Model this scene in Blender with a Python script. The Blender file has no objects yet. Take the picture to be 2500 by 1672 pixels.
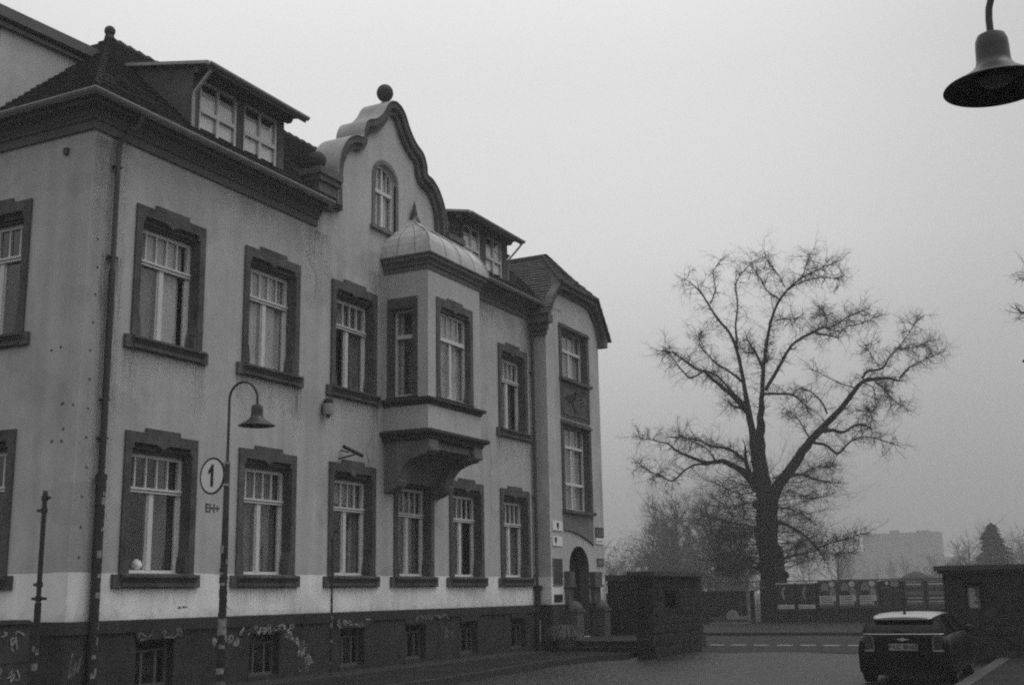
import bpy, math, random
from mathutils import Vector, Matrix
from mathutils.geometry import tessellate_polygon
R = math.radians
sc = bpy.context.scene
COL = sc.collection

# ------------------------------------------------------------------ camera
YA, PI_, RO = R(26.59744), R(12.02017), R(-1.01476)
def to_bld(v):
    return Vector((math.sin(YA)*v[0]+math.cos(YA)*v[1], -math.cos(YA)*v[0]+math.sin(YA)*v[1], v[2]))
_f = Vector((0, math.cos(PI_), math.sin(PI_))); _r = Vector((1, 0, 0)); _u = Vector((0, -math.sin(PI_), math.cos(PI_)))
_r2 = math.cos(RO)*_r + math.sin(RO)*_u; _u2 = -math.sin(RO)*_r + math.cos(RO)*_u
cr, cu, cf = to_bld(_r2), to_bld(_u2), to_bld(_f)
CAMP = Vector((0, -16.0, 1.75))
cd = bpy.data.cameras.new('camera'); cam = bpy.data.objects.new('camera', cd); COL.objects.link(cam)
m = Matrix(((cr.x, cu.x, -cf.x, CAMP.x), (cr.y, cu.y, -cf.y, CAMP.y), (cr.z, cu.z, -cf.z, CAMP.z), (0, 0, 0, 1)))
cam.matrix_world = m
cd.sensor_width = 36; cd.lens = 41.508; cd.clip_start = 0.1; cd.clip_end = 5000
sc.camera = cam
sc.render.resolution_x, sc.render.resolution_y = 1024, 684

# ------------------------------------------------------------------ sky, sun, exposure (black-and-white, foggy overcast)
SUN_EL, SUN_ROT = R(62), R(150)
w = bpy.data.worlds.new('World'); sc.world = w; w.use_nodes = True
nt = w.node_tree; nt.nodes.clear()
sky = nt.nodes.new('ShaderNodeTexSky'); sky.sky_type = 'NISHITA'; sky.sun_disc = False
sky.sun_elevation = SUN_EL; sky.sun_rotation = SUN_ROT; sky.air_density = 1.0; sky.dust_density = 6.0
bw = nt.nodes.new('ShaderNodeRGBToBW'); nt.links.new(sky.outputs[0], bw.inputs[0])
sc1 = nt.nodes.new('ShaderNodeMath'); sc1.operation = 'MULTIPLY'; sc1.inputs[1].default_value = 0.25; nt.links.new(bw.outputs[0], sc1.inputs[0])
tc = nt.nodes.new('ShaderNodeTexCoord'); sx = nt.nodes.new('ShaderNodeSeparateXYZ'); nt.links.new(tc.outputs['Generated'], sx.inputs[0])
rp = nt.nodes.new('ShaderNodeValToRGB'); nt.links.new(sx.outputs[2], rp.inputs[0])
el = rp.color_ramp.elements
el[0].position = 0.0; el[0].color = (2.3,)*3+(1,); el[1].position = 1.0; el[1].color = (10.5,)*3+(1,)
e = el.new(0.12); e.color = (3.6,)*3+(1,)
e = el.new(0.28); e.color = (5.0,)*3+(1,)
e = el.new(0.42); e.color = (5.3,)*3+(1,)
nz = nt.nodes.new('ShaderNodeTexNoise'); nz.inputs['Scale'].default_value = 1.6; nz.inputs['Detail'].default_value = 3
nt.links.new(tc.outputs['Generated'], nz.inputs['Vector'])
mr = nt.nodes.new('ShaderNodeMapRange'); mr.inputs[3].default_value = 0.90; mr.inputs[4].default_value = 1.08; nt.links.new(nz.outputs[0], mr.inputs[0])
mu = nt.nodes.new('ShaderNodeMath'); mu.operation = 'MULTIPLY'; nt.links.new(rp.outputs[0], mu.inputs[0]); nt.links.new(mr.outputs[0], mu.inputs[1])
ad = nt.nodes.new('ShaderNodeMath'); ad.operation = 'ADD'; nt.links.new(mu.outputs[0], ad.inputs[0]); nt.links.new(sc1.outputs[0], ad.inputs[1])
_d0 = (to_bld(Vector((-.10, .90, .42)))).normalized()
dp = nt.nodes.new('ShaderNodeVectorMath'); dp.operation = 'DOT_PRODUCT'; dp.inputs[1].default_value = _d0; nt.links.new(tc.outputs['Generated'], dp.inputs[0])
lb = nt.nodes.new('ShaderNodeMapRange'); lb.interpolation_type = 'SMOOTHSTEP'; lb.inputs[1].default_value = .84; lb.inputs[2].default_value = 1.0; lb.inputs[3].default_value = .80; lb.inputs[4].default_value = 1.15; nt.links.new(dp.outputs['Value'], lb.inputs[0])
mu2 = nt.nodes.new('ShaderNodeMath'); mu2.operation = 'MULTIPLY'; nt.links.new(ad.outputs[0], mu2.inputs[0]); nt.links.new(lb.outputs[0], mu2.inputs[1]); ad = mu2
bg = nt.nodes.new('ShaderNodeBackground'); bg.inputs[1].default_value = 0.128; nt.links.new(ad.outputs[0], bg.inputs[0])
wo = nt.nodes.new('ShaderNodeOutputWorld'); nt.links.new(bg.outputs[0], wo.inputs[0])
sl = bpy.data.lights.new('sun', 'SUN'); sl.energy = 0.5; sl.angle = R(30); sl.color = (1, 1, 1)
so = bpy.data.objects.new('sun', sl); COL.objects.link(so)
_sd = Vector((math.sin(SUN_ROT)*math.cos(SUN_EL), math.cos(SUN_ROT)*math.cos(SUN_EL), math.sin(SUN_EL)))
so.rotation_euler = (_sd).to_track_quat('Z', 'Y').to_euler(); so.location = (0, 0, 40)
vs = sc.view_settings; vs.view_transform = 'Standard'; vs.look = 'None'; vs.exposure = 0.0; vs.gamma = 1; vs.use_curve_mapping = False
cy = sc.cycles
cy.max_bounces = 6; cy.diffuse_bounces = 3; cy.glossy_bounces = 3; cy.transparent_max_bounces = 12; cy.volume_bounces = 1; cy.transmission_bounces = 4
cy.caustics_reflective = False; cy.caustics_refractive = False
cy.pixel_filter_type = 'BLACKMAN_HARRIS'; cy.filter_width = 2.1
cy.use_denoising = False

# ------------------------------------------------------------------ materials (all greys: a black-and-white photograph)
MATS = {}
def mat(name, v, rough=0.8, metal=0.0, spec=0.15, noise=0.0, nscale=3.0, bump=0.0, bscale=40.0, streak=0.0, coat=0.0, extra=None):
    if name in MATS: return MATS[name]
    M = bpy.data.materials.new(name); M.use_nodes = True; N = M.node_tree; b = N.nodes['Principled BSDF']
    b.inputs['Roughness'].default_value = rough; b.inputs['Metallic'].default_value = metal
    b.inputs['Specular IOR Level'].default_value = spec; b.inputs['Coat Weight'].default_value = coat
    L = N.links.new
    g = N.nodes.new('ShaderNodeNewGeometry')
    val = N.nodes.new('ShaderNodeValue'); val.outputs[0].default_value = v; cur = val.outputs[0]
    def mult(a, fac_out, lo, hi):
        r_ = N.nodes.new('ShaderNodeMapRange'); r_.inputs[1].default_value = 0.3; r_.inputs[2].default_value = 0.7
        r_.inputs[3].default_value = lo; r_.inputs[4].default_value = hi; L(fac_out, r_.inputs[0])
        m_ = N.nodes.new('ShaderNodeMath'); m_.operation = 'MULTIPLY'; L(a, m_.inputs[0]); L(r_.outputs[0], m_.inputs[1]); return m_.outputs[0]
    if noise:
        for s_, k in ((nscale, 1.0), (nscale*6.3, 0.5)):
            n_ = N.nodes.new('ShaderNodeTexNoise'); n_.inputs['Scale'].default_value = s_; n_.inputs['Detail'].default_value = 5; n_.inputs['Roughness'].default_value = .6
            L(g.outputs['Position'], n_.inputs['Vector']); cur = mult(cur, n_.outputs[0], 1-noise*k, 1+noise*k)
    if streak:
        mp = N.nodes.new('ShaderNodeMapping'); mp.inputs['Scale'].default_value = (3.5, 3.5, 0.25); L(g.outputs['Position'], mp.inputs[0])
        n_ = N.nodes.new('ShaderNodeTexNoise'); n_.inputs['Scale'].default_value = 1.0; n_.inputs['Detail'].default_value = 4; L(mp.outputs[0], n_.inputs['Vector'])
        cur = mult(cur, n_.outputs[0], 1-streak, 1+streak*.6)
    if extra: cur = extra(N, L, g, cur)
    L(cur, b.inputs['Base Color'])
    if bump:
        n_ = N.nodes.new('ShaderNodeTexNoise'); n_.inputs['Scale'].default_value = bscale; n_.inputs['Detail'].default_value = 6
        L(g.outputs['Position'], n_.inputs['Vector'])
        bp = N.nodes.new('ShaderNodeBump'); bp.inputs['Strength'].default_value = bump; bp.inputs['Distance'].default_value = 0.02
        L(n_.outputs[0], bp.inputs['Height']); L(bp.outputs[0], b.inputs['Normal'])
    MATS[name] = M; return M

def band_extra(N, L, g, cur):
    # repainted strip of lighter plaster between plinth and ground-floor sills, its upper edge slightly uneven
    s = N.nodes.new('ShaderNodeSeparateXYZ'); L(g.outputs['Position'], s.inputs[0])
    n_ = N.nodes.new('ShaderNodeTexNoise'); n_.inputs['Scale'].default_value = 1.3; L(g.outputs['Position'], n_.inputs['Vector'])
    a = N.nodes.new('ShaderNodeMath'); a.operation = 'MULTIPLY_ADD'; a.inputs[1].default_value = 0.05; L(n_.outputs[0], a.inputs[0]); L(s.outputs[2], a.inputs[2])
    c = N.nodes.new('ShaderNodeMath'); c.operation = 'LESS_THAN'; c.inputs[1].default_value = 2.27; L(a.outputs[0], c.inputs[0])
    k = N.nodes.new('ShaderNodeMath'); k.operation = 'MULTIPLY_ADD'; k.inputs[1].default_value = 0.85; k.inputs[2].default_value = 1.0; L(c.outputs[0], k.inputs[0])
    m_ = N.nodes.new('ShaderNodeMath'); m_.operation = 'MULTIPLY'; L(cur, m_.inputs[0]); L(k.outputs[0], m_.inputs[1])
    # dark fixing marks and the stained strip beside the corner pipe
    w1 = N.nodes.new('ShaderNodeMath'); w1.operation = 'COMPARE'; w1.inputs[1].default_value = 15.13; w1.inputs[2].default_value = 0.22; L(s.outputs[0], w1.inputs[0])
    w2 = N.nodes.new('ShaderNodeMath'); w2.operation = 'COMPARE'; w2.inputs[1].default_value = 6.2; w2.inputs[2].default_value = 3.95; L(s.outputs[2], w2.inputs[0])
    w3 = N.nodes.new('ShaderNodeMath'); w3.operation = 'MULTIPLY'; L(w1.outputs[0], w3.inputs[0]); L(w2.outputs[0], w3.inputs[1])
    w4 = N.nodes.new('ShaderNodeMath'); w4.operation = 'MULTIPLY_ADD'; w4.inputs[1].default_value = -0.2; w4.inputs[2].default_value = 1.0; L(w3.outputs[0], w4.inputs[0])
    m2 = N.nodes.new('ShaderNodeMath'); m2.operation = 'MULTIPLY'; L(m_.outputs[0], m2.inputs[0]); L(w4.outputs[0], m2.inputs[1])
    pn = N.nodes.new('ShaderNodeTexNoise'); pn.inputs['Scale'].default_value = .55; pn.inputs['Detail'].default_value = 2.5; pn.inputs['Distortion'].default_value = .6; L(g.outputs['Position'], pn.inputs['Vector'])
    pr = N.nodes.new('ShaderNodeMapRange'); pr.inputs[1].default_value = .565; pr.inputs[2].default_value = .585; pr.inputs[3].default_value = 1.0; pr.inputs[4].default_value = .90; L(pn.outputs[0], pr.inputs[0])
    m3 = N.nodes.new('ShaderNodeMath'); m3.operation = 'MULTIPLY'; L(m2.outputs[0], m3.inputs[0]); L(pr.outputs[0], m3.inputs[1])
    # rain-washed dirt and splash grime near the foot of the band
    vn = N.nodes.new('ShaderNodeTexNoise'); vn.inputs['Scale'].default_value = 6; vn.inputs['Detail'].default_value = 5; L(g.outputs['Position'], vn.inputs['Vector'])
    za = N.nodes.new('ShaderNodeMath'); za.operation = 'MULTIPLY_ADD'; za.inputs[1].default_value = .5; L(vn.outputs[0], za.inputs[0]); L(s.outputs[2], za.inputs[2])
    zr_ = N.nodes.new('ShaderNodeMapRange'); zr_.inputs[1].default_value = 1.64; zr_.inputs[2].default_value = 1.85; zr_.inputs[3].default_value = .74; zr_.inputs[4].default_value = 1.0; L(za.outputs[0], zr_.inputs[0])
    m4 = N.nodes.new('ShaderNodeMath'); m4.operation = 'MULTIPLY'; L(m3.outputs[0], m4.inputs[0]); L(zr_.outputs[0], m4.inputs[1])
    return m4.outputs[0]

def course_extra(bw_, bh, mortar=0.02, dark=0.5, axis='xz', off=0.5, var=0.15):
    def f(N, L, g, cur):
        s = N.nodes.new('ShaderNodeSeparateXYZ'); L(g.outputs['Position'], s.inputs[0])
        c = N.nodes.new('ShaderNodeCombineXYZ')
        if axis == 'xz':
            ad_ = N.nodes.new('ShaderNodeMath'); ad_.operation = 'ADD'; L(s.outputs[0], ad_.inputs[0]); L(s.outputs[1], ad_.inputs[1])
            L(ad_.outputs[0], c.inputs[0]); L(s.outputs[2], c.inputs[1])
        else:
            L(s.outputs[0], c.inputs[0]); L(s.outputs[1], c.inputs[1])
        n_ = N.nodes.new('ShaderNodeTexNoise'); n_.inputs['Scale'].default_value = 3; L(g.outputs['Position'], n_.inputs['Vector'])
        vm = N.nodes.new('ShaderNodeVectorMath'); vm.operation = 'MULTIPLY_ADD'; vm.inputs[1].default_value = (0.03,)*3; L(n_.outputs['Color'], vm.inputs[0]); L(c.outputs[0], vm.inputs[2])
        br = N.nodes.new('ShaderNodeTexBrick'); br.offset = off; br.inputs['Scale'].default_value = 1
        br.inputs['Brick Width'].default_value = bw_; br.inputs['Row Height'].default_value = bh; br.inputs['Mortar Size'].default_value = mortar
        br.inputs['Mortar Smooth'].default_value = 0.4
        br.inputs['Color1'].default_value = (1-var,)*3+(1,); br.inputs['Color2'].default_value = (1+var,)*3+(1,); br.inputs['Mortar'].default_value = (dark,)*3+(1,)
        L(vm.outputs[0], br.inputs['Vector'])
        m_ = N.nodes.new('ShaderNodeMath'); m_.operation = 'MULTIPLY'; L(cur, m_.inputs[0]); L(br.outputs['Color'], m_.inputs[1])
        return m_.outputs[0]
    return f

plaster = mat('plaster', 0.45, 0.95, noise=.12, nscale=.5, bump=.35, bscale=55, streak=.12, extra=band_extra)
plaster2 = mat('plaster_plain', 0.46, 0.95, noise=.10, nscale=1.1, bump=.3, bscale=55, streak=.08)
stone = mat('sandstone', 0.092, 0.9, noise=.38, nscale=1.9, bump=.5, bscale=30, streak=.2)
stone_l = mat('sandstone_pale', 0.17, 0.9, noise=.2, nscale=2.6, bump=.5, bscale=30, streak=.2)
stone_d = mat('sandstone_dark', 0.055, 0.9, noise=.22, nscale=2.6, bump=.5, bscale=30, streak=.15)
plinth_m = mat('plinth_render', 0.038, 0.9, noise=.3, nscale=1.7, bump=.7, bscale=22)
gate_m = mat('gate_blocks', 0.032, 0.95, spec=.03, noise=.45, nscale=2.8, bump=.9, bscale=16)
cornice_m = mat('cornice_stone', 0.12, 0.85, noise=.15, nscale=2, bump=.3, bscale=30)
zinc = mat('zinc', 0.3, 0.45, metal=.55, noise=.15, nscale=4)
zinc_l = mat('zinc_sheet', 0.30, 0.55, metal=.25, noise=.16, nscale=1.6, streak=.12)
copper = mat('sheet_metal_roof', 0.32, 0.55, metal=.2, noise=.2, nscale=1.4, streak=.15)
tile_m = mat('roof_tiles', 0.07, 0.6, noise=.35, nscale=5, bump=.6, bscale=25)
ridge_m = mat('ridge_tiles', 0.06, 0.85, noise=.35, nscale=7, bump=.5, bscale=25)
white = mat('white_paint', 0.62, 0.5, noise=.08, nscale=6)
white_d = mat('white_paint_dirty', 0.09, 0.6, noise=.2, nscale=6)
curt = mat('curtain', 0.42, 0.95, noise=.12, nscale=4)
curt_d = mat('curtain_grey', 0.15, 0.95, noise=.2, nscale=3)
blind_m = mat('blind', 0.8, 0.9, noise=.06, nscale=3)
dark_i = mat('interior', 0.03, 0.95, noise=.3, nscale=1.5)
iron = mat('painted_iron', 0.013, 0.42, spec=.5, noise=.2, nscale=9)
pipe_m = mat('pipe_grey', 0.07, 0.55, noise=.2, nscale=5)
bark = mat('bark', 0.012, 0.95, noise=.3, nscale=5, bump=.8, bscale=12)
twig_m = mat('twig_bark', 0.014, 0.95)
asphalt = mat('asphalt', 0.026, 0.8, spec=.12, noise=.25, nscale=.5, bump=.4, bscale=60)
kerb_m = mat('kerb_granite', 0.04, 0.75, noise=.25, nscale=3, bump=.4, bscale=40)
soil = mat('soil', 0.018, 0.95, noise=.3, nscale=.3, bump=.6, bscale=4)
paint_line = mat('road_paint', 0.5, 0.7, noise=.2, nscale=5)
sticker = mat('sticker_pale', 0.22, 0.6, noise=.5, nscale=22)
sticker_d = mat('sticker_dark', 0.03, 0.6)
sign_w = mat('sign_white', 0.75, 0.5)
sign_k = mat('sign_dark', 0.02, 0.5)
sign_g = mat('sign_grey', 0.16, 0.6, noise=.2, nscale=12)
graf = mat('spray_paint', 0.26, 0.8, noise=.5, nscale=9)
graf2 = mat('spray_paint_faint', 0.15, 0.8, noise=.4, nscale=7)

def slab_mat():
    def ex(N, L, g, cur):
        return course_extra(.5, .5, .012, .55, 'xy', 0.5, .2)(N, L, g, cur)
    return mat('pavement_slabs', 0.019, 0.85, spec=.12, noise=.3, nscale=.8, bump=.4, bscale=40, extra=ex)
slabs = slab_mat()
def setts_mat():
    M = mat('cobble_setts', 0.017, 0.5, spec=.35, noise=.55, nscale=.5, extra=course_extra(.19, .15, .025, .3, 'xy', 0.5, .45))
    N = M.node_tree; g = N.nodes.new('ShaderNodeNewGeometry'); v = N.nodes.new('ShaderNodeTexVoronoi'); v.inputs['Scale'].default_value = 6.5
    N.links.new(g.outputs['Position'], v.inputs['Vector']); b = N.nodes.new('ShaderNodeBump'); b.invert = True; b.inputs['Strength'].default_value = 1.0; b.inputs['Distance'].default_value = .05
    N.links.new(v.outputs['Distance'], b.inputs['Height']); N.links.new(b.outputs[0], N.nodes['Principled BSDF'].inputs['Normal']); return M
setts = setts_mat()

def glass_mat(name, tint=0.93, bumpy=0.15):
    M = bpy.data.materials.new(name); M.use_nodes = True; N = M.node_tree; N.nodes.clear(); L = N.links.new
    t = N.nodes.new('ShaderNodeBsdfTransparent'); t.inputs[0].default_value = (tint,)*3+(1,)
    gl = N.nodes.new('ShaderNodeBsdfGlossy'); gl.inputs['Roughness'].default_value = .03; gl.inputs[0].default_value = (.9, .9, .9, 1)
    geo = N.nodes.new('ShaderNodeNewGeometry')
    dt = N.nodes.new('ShaderNodeVectorMath'); dt.operation = 'DOT_PRODUCT'; L(geo.outputs['Normal'], dt.inputs[0]); L(geo.outputs['Incoming'], dt.inputs[1])
    def mth(op, a, b=None, c=None):
        q = N.nodes.new('ShaderNodeMath'); q.operation = op
        for i_, v_ in enumerate((a, b, c)):
            if v_ is None: continue
            if hasattr(v_, 'links'): L(v_, q.inputs[i_])
            else: q.inputs[i_].default_value = v_
        return q.outputs[0]
    fr = mth('MULTIPLY_ADD', mth('POWER', mth('SUBTRACT', 1.0, mth('ABSOLUTE', dt.outputs['Value'])), 5.0), .92, .10)
    n_ = N.nodes.new('ShaderNodeTexNoise'); n_.inputs['Scale'].default_value = 2.2; L(geo.outputs['Position'], n_.inputs['Vector'])
    bp = N.nodes.new('ShaderNodeBump'); bp.inputs['Strength'].default_value = bumpy; bp.inputs['Distance'].default_value = .03; L(n_.outputs[0], bp.inputs['Height']); L(bp.outputs[0], gl.inputs['Normal'])
    mx = N.nodes.new('ShaderNodeMixShader'); L(fr, mx.inputs[0]); L(t.outputs[0], mx.inputs[1]); L(gl.outputs[0], mx.inputs[2])
    o = N.nodes.new('ShaderNodeOutputMaterial'); L(mx.outputs[0], o.inputs[0]); MATS[name] = M; return M
glass = glass_mat('window_glass')

# ------------------------------------------------------------------ mesh builder
class MB:
    def __init__(s): s.v = []; s.f = []; s.m = []
    def poly(s, pts, mi=0):
        n = len(s.v); s.v += [tuple(p) for p in pts]; s.f.append(tuple(range(n, n+len(pts)))); s.m.append(mi); return s
    def box(s, x0, x1, y0, y1, z0, z1, mi=0):
        n = len(s.v)
        s.v += [(x0, y0, z0), (x1, y0, z0), (x1, y1, z0), (x0, y1, z0), (x0, y0, z1), (x1, y0, z1), (x1, y1, z1), (x0, y1, z1)]
        for f in ((0, 3, 2, 1), (4, 5, 6, 7), (0, 1, 5, 4), (1, 2, 6, 5), (2, 3, 7, 6), (3, 0, 4, 7)):
            s.f.append(tuple(n+i for i in f)); s.m.append(mi)
        return s
    def prism(s, pts, axis, a, b, mi=0):
        """pts: 2D closed polygon; axis 'x': (y,z); 'y': (x,z); 'z': (x,y); extruded from a to b"""
        def mk(p, t): return {'x': (t, p[0], p[1]), 'y': (p[0], t, p[1]), 'z': (p[0], p[1], t)}[axis]
        n = len(s.v); k = len(pts)
        s.v += [mk(p, a) for p in pts]+[mk(p, b) for p in pts]
        for i in range(k):
            j = (i+1) % k; s.f.append((n+i, n+j, n+k+j, n+k+i)); s.m.append(mi)
        tr = tessellate_polygon([[Vector((p[0], p[1], 0)) for p in pts]])
        for t in tr:
            s.f.append(tuple(n+i for i in t)); s.m.append(mi); s.f.append(tuple(n+k+i for i in t)); s.m.append(mi)
        return s
    def sweep(s, path, prof, mi=0, closed=False, caps=True):
        """path: list of (origin, A, B) frames; prof: open list of (a,b); swept"""
        n = len(s.v); k = len(prof)
        for (o, A, B) in path:
            for (a, b) in prof: s.v.append(tuple(Vector(o)+Vector(A)*a+Vector(B)*b))
        for i in range(len(path)-1):
            for j in range(k if closed else k-1):
                j2 = (j+1) % k
                s.f.append((n+i*k+j, n+i*k+j2, n+(i+1)*k+j2, n+(i+1)*k+j)); s.m.append(mi)
        if caps:
            tr = tessellate_polygon([[Vector((p[0], p[1], 0)) for p in prof]])
            for t in tr:
                for base in (n, n+(len(path)-1)*k): s.f.append(tuple(base+i for i in t)); s.m.append(mi)
        return s
    def tube(s, pts, rad, n=8, mi=0, cap=True):
        P = [Vector(p) for p in pts]; k = len(P)
        if not hasattr(rad, '__len__'): rad = [rad]*k
        base = len(s.v); up = None
        for i in range(k):
            d = (P[min(i+1, k-1)]-P[max(i-1, 0)])
            if d.length < 1e-9: d = Vector((0, 0, 1))
            d.normalize()
            if up is None: up = d.orthogonal().normalized()
            else:
                up = up - d*up.dot(d)
                up = up.normalized() if up.length > 1e-6 else d.orthogonal().normalized()
            q = d.cross(up)
            for j in range(n):
                a = 2*math.pi*j/n; s.v.append(tuple(P[i]+(up*math.cos(a)+q*math.sin(a))*rad[i]))
        for i in range(k-1):
            for j in range(n):
                j2 = (j+1) % n; s.f.append((base+i*n+j, base+i*n+j2, base+(i+1)*n+j2, base+(i+1)*n+j)); s.m.append(mi)
        if cap and n > 3:
            s.f.append(tuple(base+j for j in reversed(range(n)))); s.m.append(mi)
            s.f.append(tuple(base+(k-1)*n+j for j in range(n))); s.m.append(mi)
        return s
    def lathe(s, prof, c, n=24, mi=0):
        base = len(s.v); k = len(prof)
        for (r, z) in prof:
            for j in range(n):
                a = 2*math.pi*j/n; s.v.append((c[0]+r*math.cos(a), c[1]+r*math.sin(a), c[2]+z))
        for i in range(k-1):
            for j in range(n):
                j2 = (j+1) % n; s.f.append((base+i*n+j, base+i*n+j2, base+(i+1)*n+j2, base+(i+1)*n+j)); s.m.append(mi)
        return s
    def ball(s, c, r, n=20, mi=0, sz=1.0):
        return s.lathe([(max(1e-4, r*math.sin(math.pi*i/12)), -r*sz*math.cos(math.pi*i/12)) for i in range(13)], c, n, mi)
    def holes(s, outer, hol, y, depth, mi=0, mr_=None, axis='y', flip=False):
        """flat wall in plane axis=y with holes; reveal strips go depth inwards"""
        def mk(p, t): return (p[0], t, p[1]) if axis == 'y' else (t, p[0], p[1])
        loops = [outer]+hol; flat = [p for l in loops for p in l]
        n = len(s.v); s.v += [mk(p, y) for p in flat]
        for t in tessellate_polygon([[Vector((p[0], p[1], 0)) for p in l] for l in loops]):
            s.f.append(tuple(n+i for i in t)); s.m.append(mi)
        for h in hol:
            for i in range(len(h)):
                a, b = h[i], h[(i+1) % len(h)]; s.poly([mk(a, y), mk(b, y), mk(b, y+depth), mk(a, y+depth)], mi if mr_ is None else mr_)
        return s
    def build(s, name, mats, parent=None, loc=(0, 0, 0), smooth=False, base=None):
        """vertices are world coordinates; parent's world origin is subtracted (or base)"""
        o0 = Vector(base) if base is not None else (WORG.get(parent.name, Vector((0, 0, 0))) if parent else Vector(loc))
        me = bpy.data.meshes.new(name); me.from_pydata([tuple(Vector(v)-o0) for v in s.v], [], s.f)
        if not isinstance(mats, (list, tuple)): mats = [mats]
        for M in mats: me.materials.append(M)
        me.polygons.foreach_set('material_index', s.m)
        if smooth: me.polygons.foreach_set('use_smooth', [True]*len(s.f))
        me.update()
        import bmesh
        if len(s.f) < 20000:
            bm = bmesh.new(); bm.from_mesh(me); bmesh.ops.remove_doubles(bm, verts=bm.verts, dist=1e-5); bmesh.ops.recalc_face_normals(bm, faces=bm.faces); bm.to_mesh(me); bm.free()
        if smooth:
            try: me.set_sharp_from_angle(angle=R(38))
            except Exception: pass
        o = bpy.data.objects.new(name, me); COL.objects.link(o)
        if parent: o.parent = parent; WORG[o.name] = o0
        else: o.location = o0; WORG[o.name] = o0
        return o
WORG = {}
def rect(x0, x1, z0, z1): return [(x0, z0), (x1, z0), (x1, z1), (x0, z1)]
def tag(o, label=None, cat=None, group=None, kind=None):
    if label: o['label'] = label
    if cat: o['category'] = cat
    if group: o['group'] = group
    if kind: o['kind'] = kind
    return o
def empty(name, loc, label, cat, group=None, rz=0):
    o = bpy.data.objects.new(name, None); COL.objects.link(o); o.location = loc; o.rotation_euler.z = rz; o.empty_display_size = .2
    WORG[o.name] = Vector(loc); return tag(o, label, cat, group)
def copy_tree(o, parent=None):
    c = o.copy(); COL.objects.link(c)
    if parent: c.parent = parent
    for ch in list(o.children): copy_tree(ch, c)
    return c
def text_mb(txt, size, mb, fn, mi=0, ext=0.002):
    """adds the letters to mb; fn maps (u, v, d) to a world point (u right, v up, d towards the reader)"""
    c = bpy.data.curves.new('letters', 'FONT'); c.body = txt; c.size = size; c.align_x = 'CENTER'; c.align_y = 'CENTER'; c.resolution_u = 3; c.offset = size*0.02
    o = bpy.data.objects.new('letters', c); COL.objects.link(o)
    dg = bpy.context.evaluated_depsgraph_get(); me = bpy.data.meshes.new_from_object(o.evaluated_get(dg))
    n = len(mb.v); mb.v += [fn(v.co.x, v.co.y, ext) for v in me.vertices]
    for p in me.polygons: mb.f.append(tuple(n+i for i in p.vertices)); mb.m.append(mi)
    bpy.data.objects.remove(o); bpy.data.curves.remove(c); bpy.data.meshes.remove(me)
def smooth_line(pts, k=4):
    out = []; n = len(pts)
    for i in range(n-1):
        p0, p1, p2, p3 = (Vector(pts[max(i-1, 0)]), Vector(pts[i]), Vector(pts[i+1]), Vector(pts[min(i+2, n-1)]))
        for j in range(k):
            t = j/k
            out.append(.5*((2*p1)+(p2-p0)*t+(2*p0-5*p1+4*p2-p3)*t*t+(3*p1-p0-3*p2+p3)*t**3))
    out.append(Vector(pts[-1])); return out

# ================================================================== SETTING
def flat(name, x0, x1, y0, y1, z, M, kind='structure', nx=1):
    mb = MB(); mb.poly([(x0, y0, z), (x1, y0, z), (x1, y1, z), (x0, y1, z)]); return tag(mb.build(name, M), kind=kind)
GND = -0.02
flat('ground', -300, 1500, -900, 900, GND, soil)
# setts of the lane: gently uneven sheet
mb = MB(); rnd = random.Random(3); nx_, ny_ = 60, 24
def gz(x, y): return 0.012*math.sin(x*1.3+y*.7)+.01*math.sin(y*2.1-x*.6)+.004
for i in range(nx_+1):
    for j in range(ny_+1):
        x = -4+38.0*i/nx_; y = -13.3+9.72*j/ny_; mb.v.append((x, y, gz(x, y)))
for i in range(nx_):
    for j in range(ny_):
        a = i*(ny_+1)+j; mb.f.append((a, a+ny_+1, a+ny_+2, a+1)); mb.m.append(0)
tag(mb.build('lane', setts, smooth=True), kind='structure')
flat('road', 34, 46.4, -60, 60, 0.012, asphalt)
mb = MB(); y = -40.0
while y < 30: mb.box(38.40, 38.60, y, y+.48, .0125, .018); y += .745
tag(mb.build('road_marking', paint_line), kind='structure')
# kerbs and pavements
mb = MB()
path = [(-4, -3.72), (21, -3.68), (23.4, -3.6), (27.3, -3.2), (29.5, -3.35), (30.75, -4.0)]
for a, b in zip(path[:-1], path[1:]):
    d = Vector((b[0]-a[0], b[1]-a[1], 0)); L_ = d.length; d.normalize(); nrm = Vector((-d.y, d.x, 0)); t = 0
    while t < L_-.05:
        t2 = min(t+1.0, L_); p = Vector((a[0], a[1], 0))+d*(t+.006); q = Vector((a[0], a[1], 0))+d*(t2-.006); zt = .13+rnd.uniform(-.006, .006)
        pts = [p, q, q+nrm*.16, p+nrm*.16]; mb.prism([(v.x, v.y) for v in pts], 'z', -.05, zt); t = t2
tag(mb.build('kerb', kerb_m), kind='structure')
mb = MB(); mb.prism([(-4, -3.57), (21, -3.53), (23.4, -3.45), (27.3, -3.05), (29.5, -3.2), (30.7, -3.83), (32, -3.83), (32, .6), (-4, .6)], 'z', -.04, .115)
tag(mb.build('pavement', slabs), kind='structure')
mb = MB(); mb.box(16, 31.9, -1.12, -.98, .05, .128); mb.box(16, 31.9, -.98, -.07, .05, .119)
tag(mb.build('pavement_border', kerb_m), kind='structure')
mb = MB(); mb.box(-4, 30.4, -13.55, -13.3, -.04, .12, 0); tag(mb.build('kerb_strip', mat('kerb_pale', .06, .8, noise=.25, nscale=3)), kind='structure')
mb = MB(); mb.box(-4, 30.6, -30, -13.55, -.04, .105); tag(mb.build('pavement', slabs), kind='structure')
mb = MB(); mb.box(46.4, 46.6, -80, 80, -.04, .13); tag(mb.build('kerb', kerb_m), kind='structure')
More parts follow.
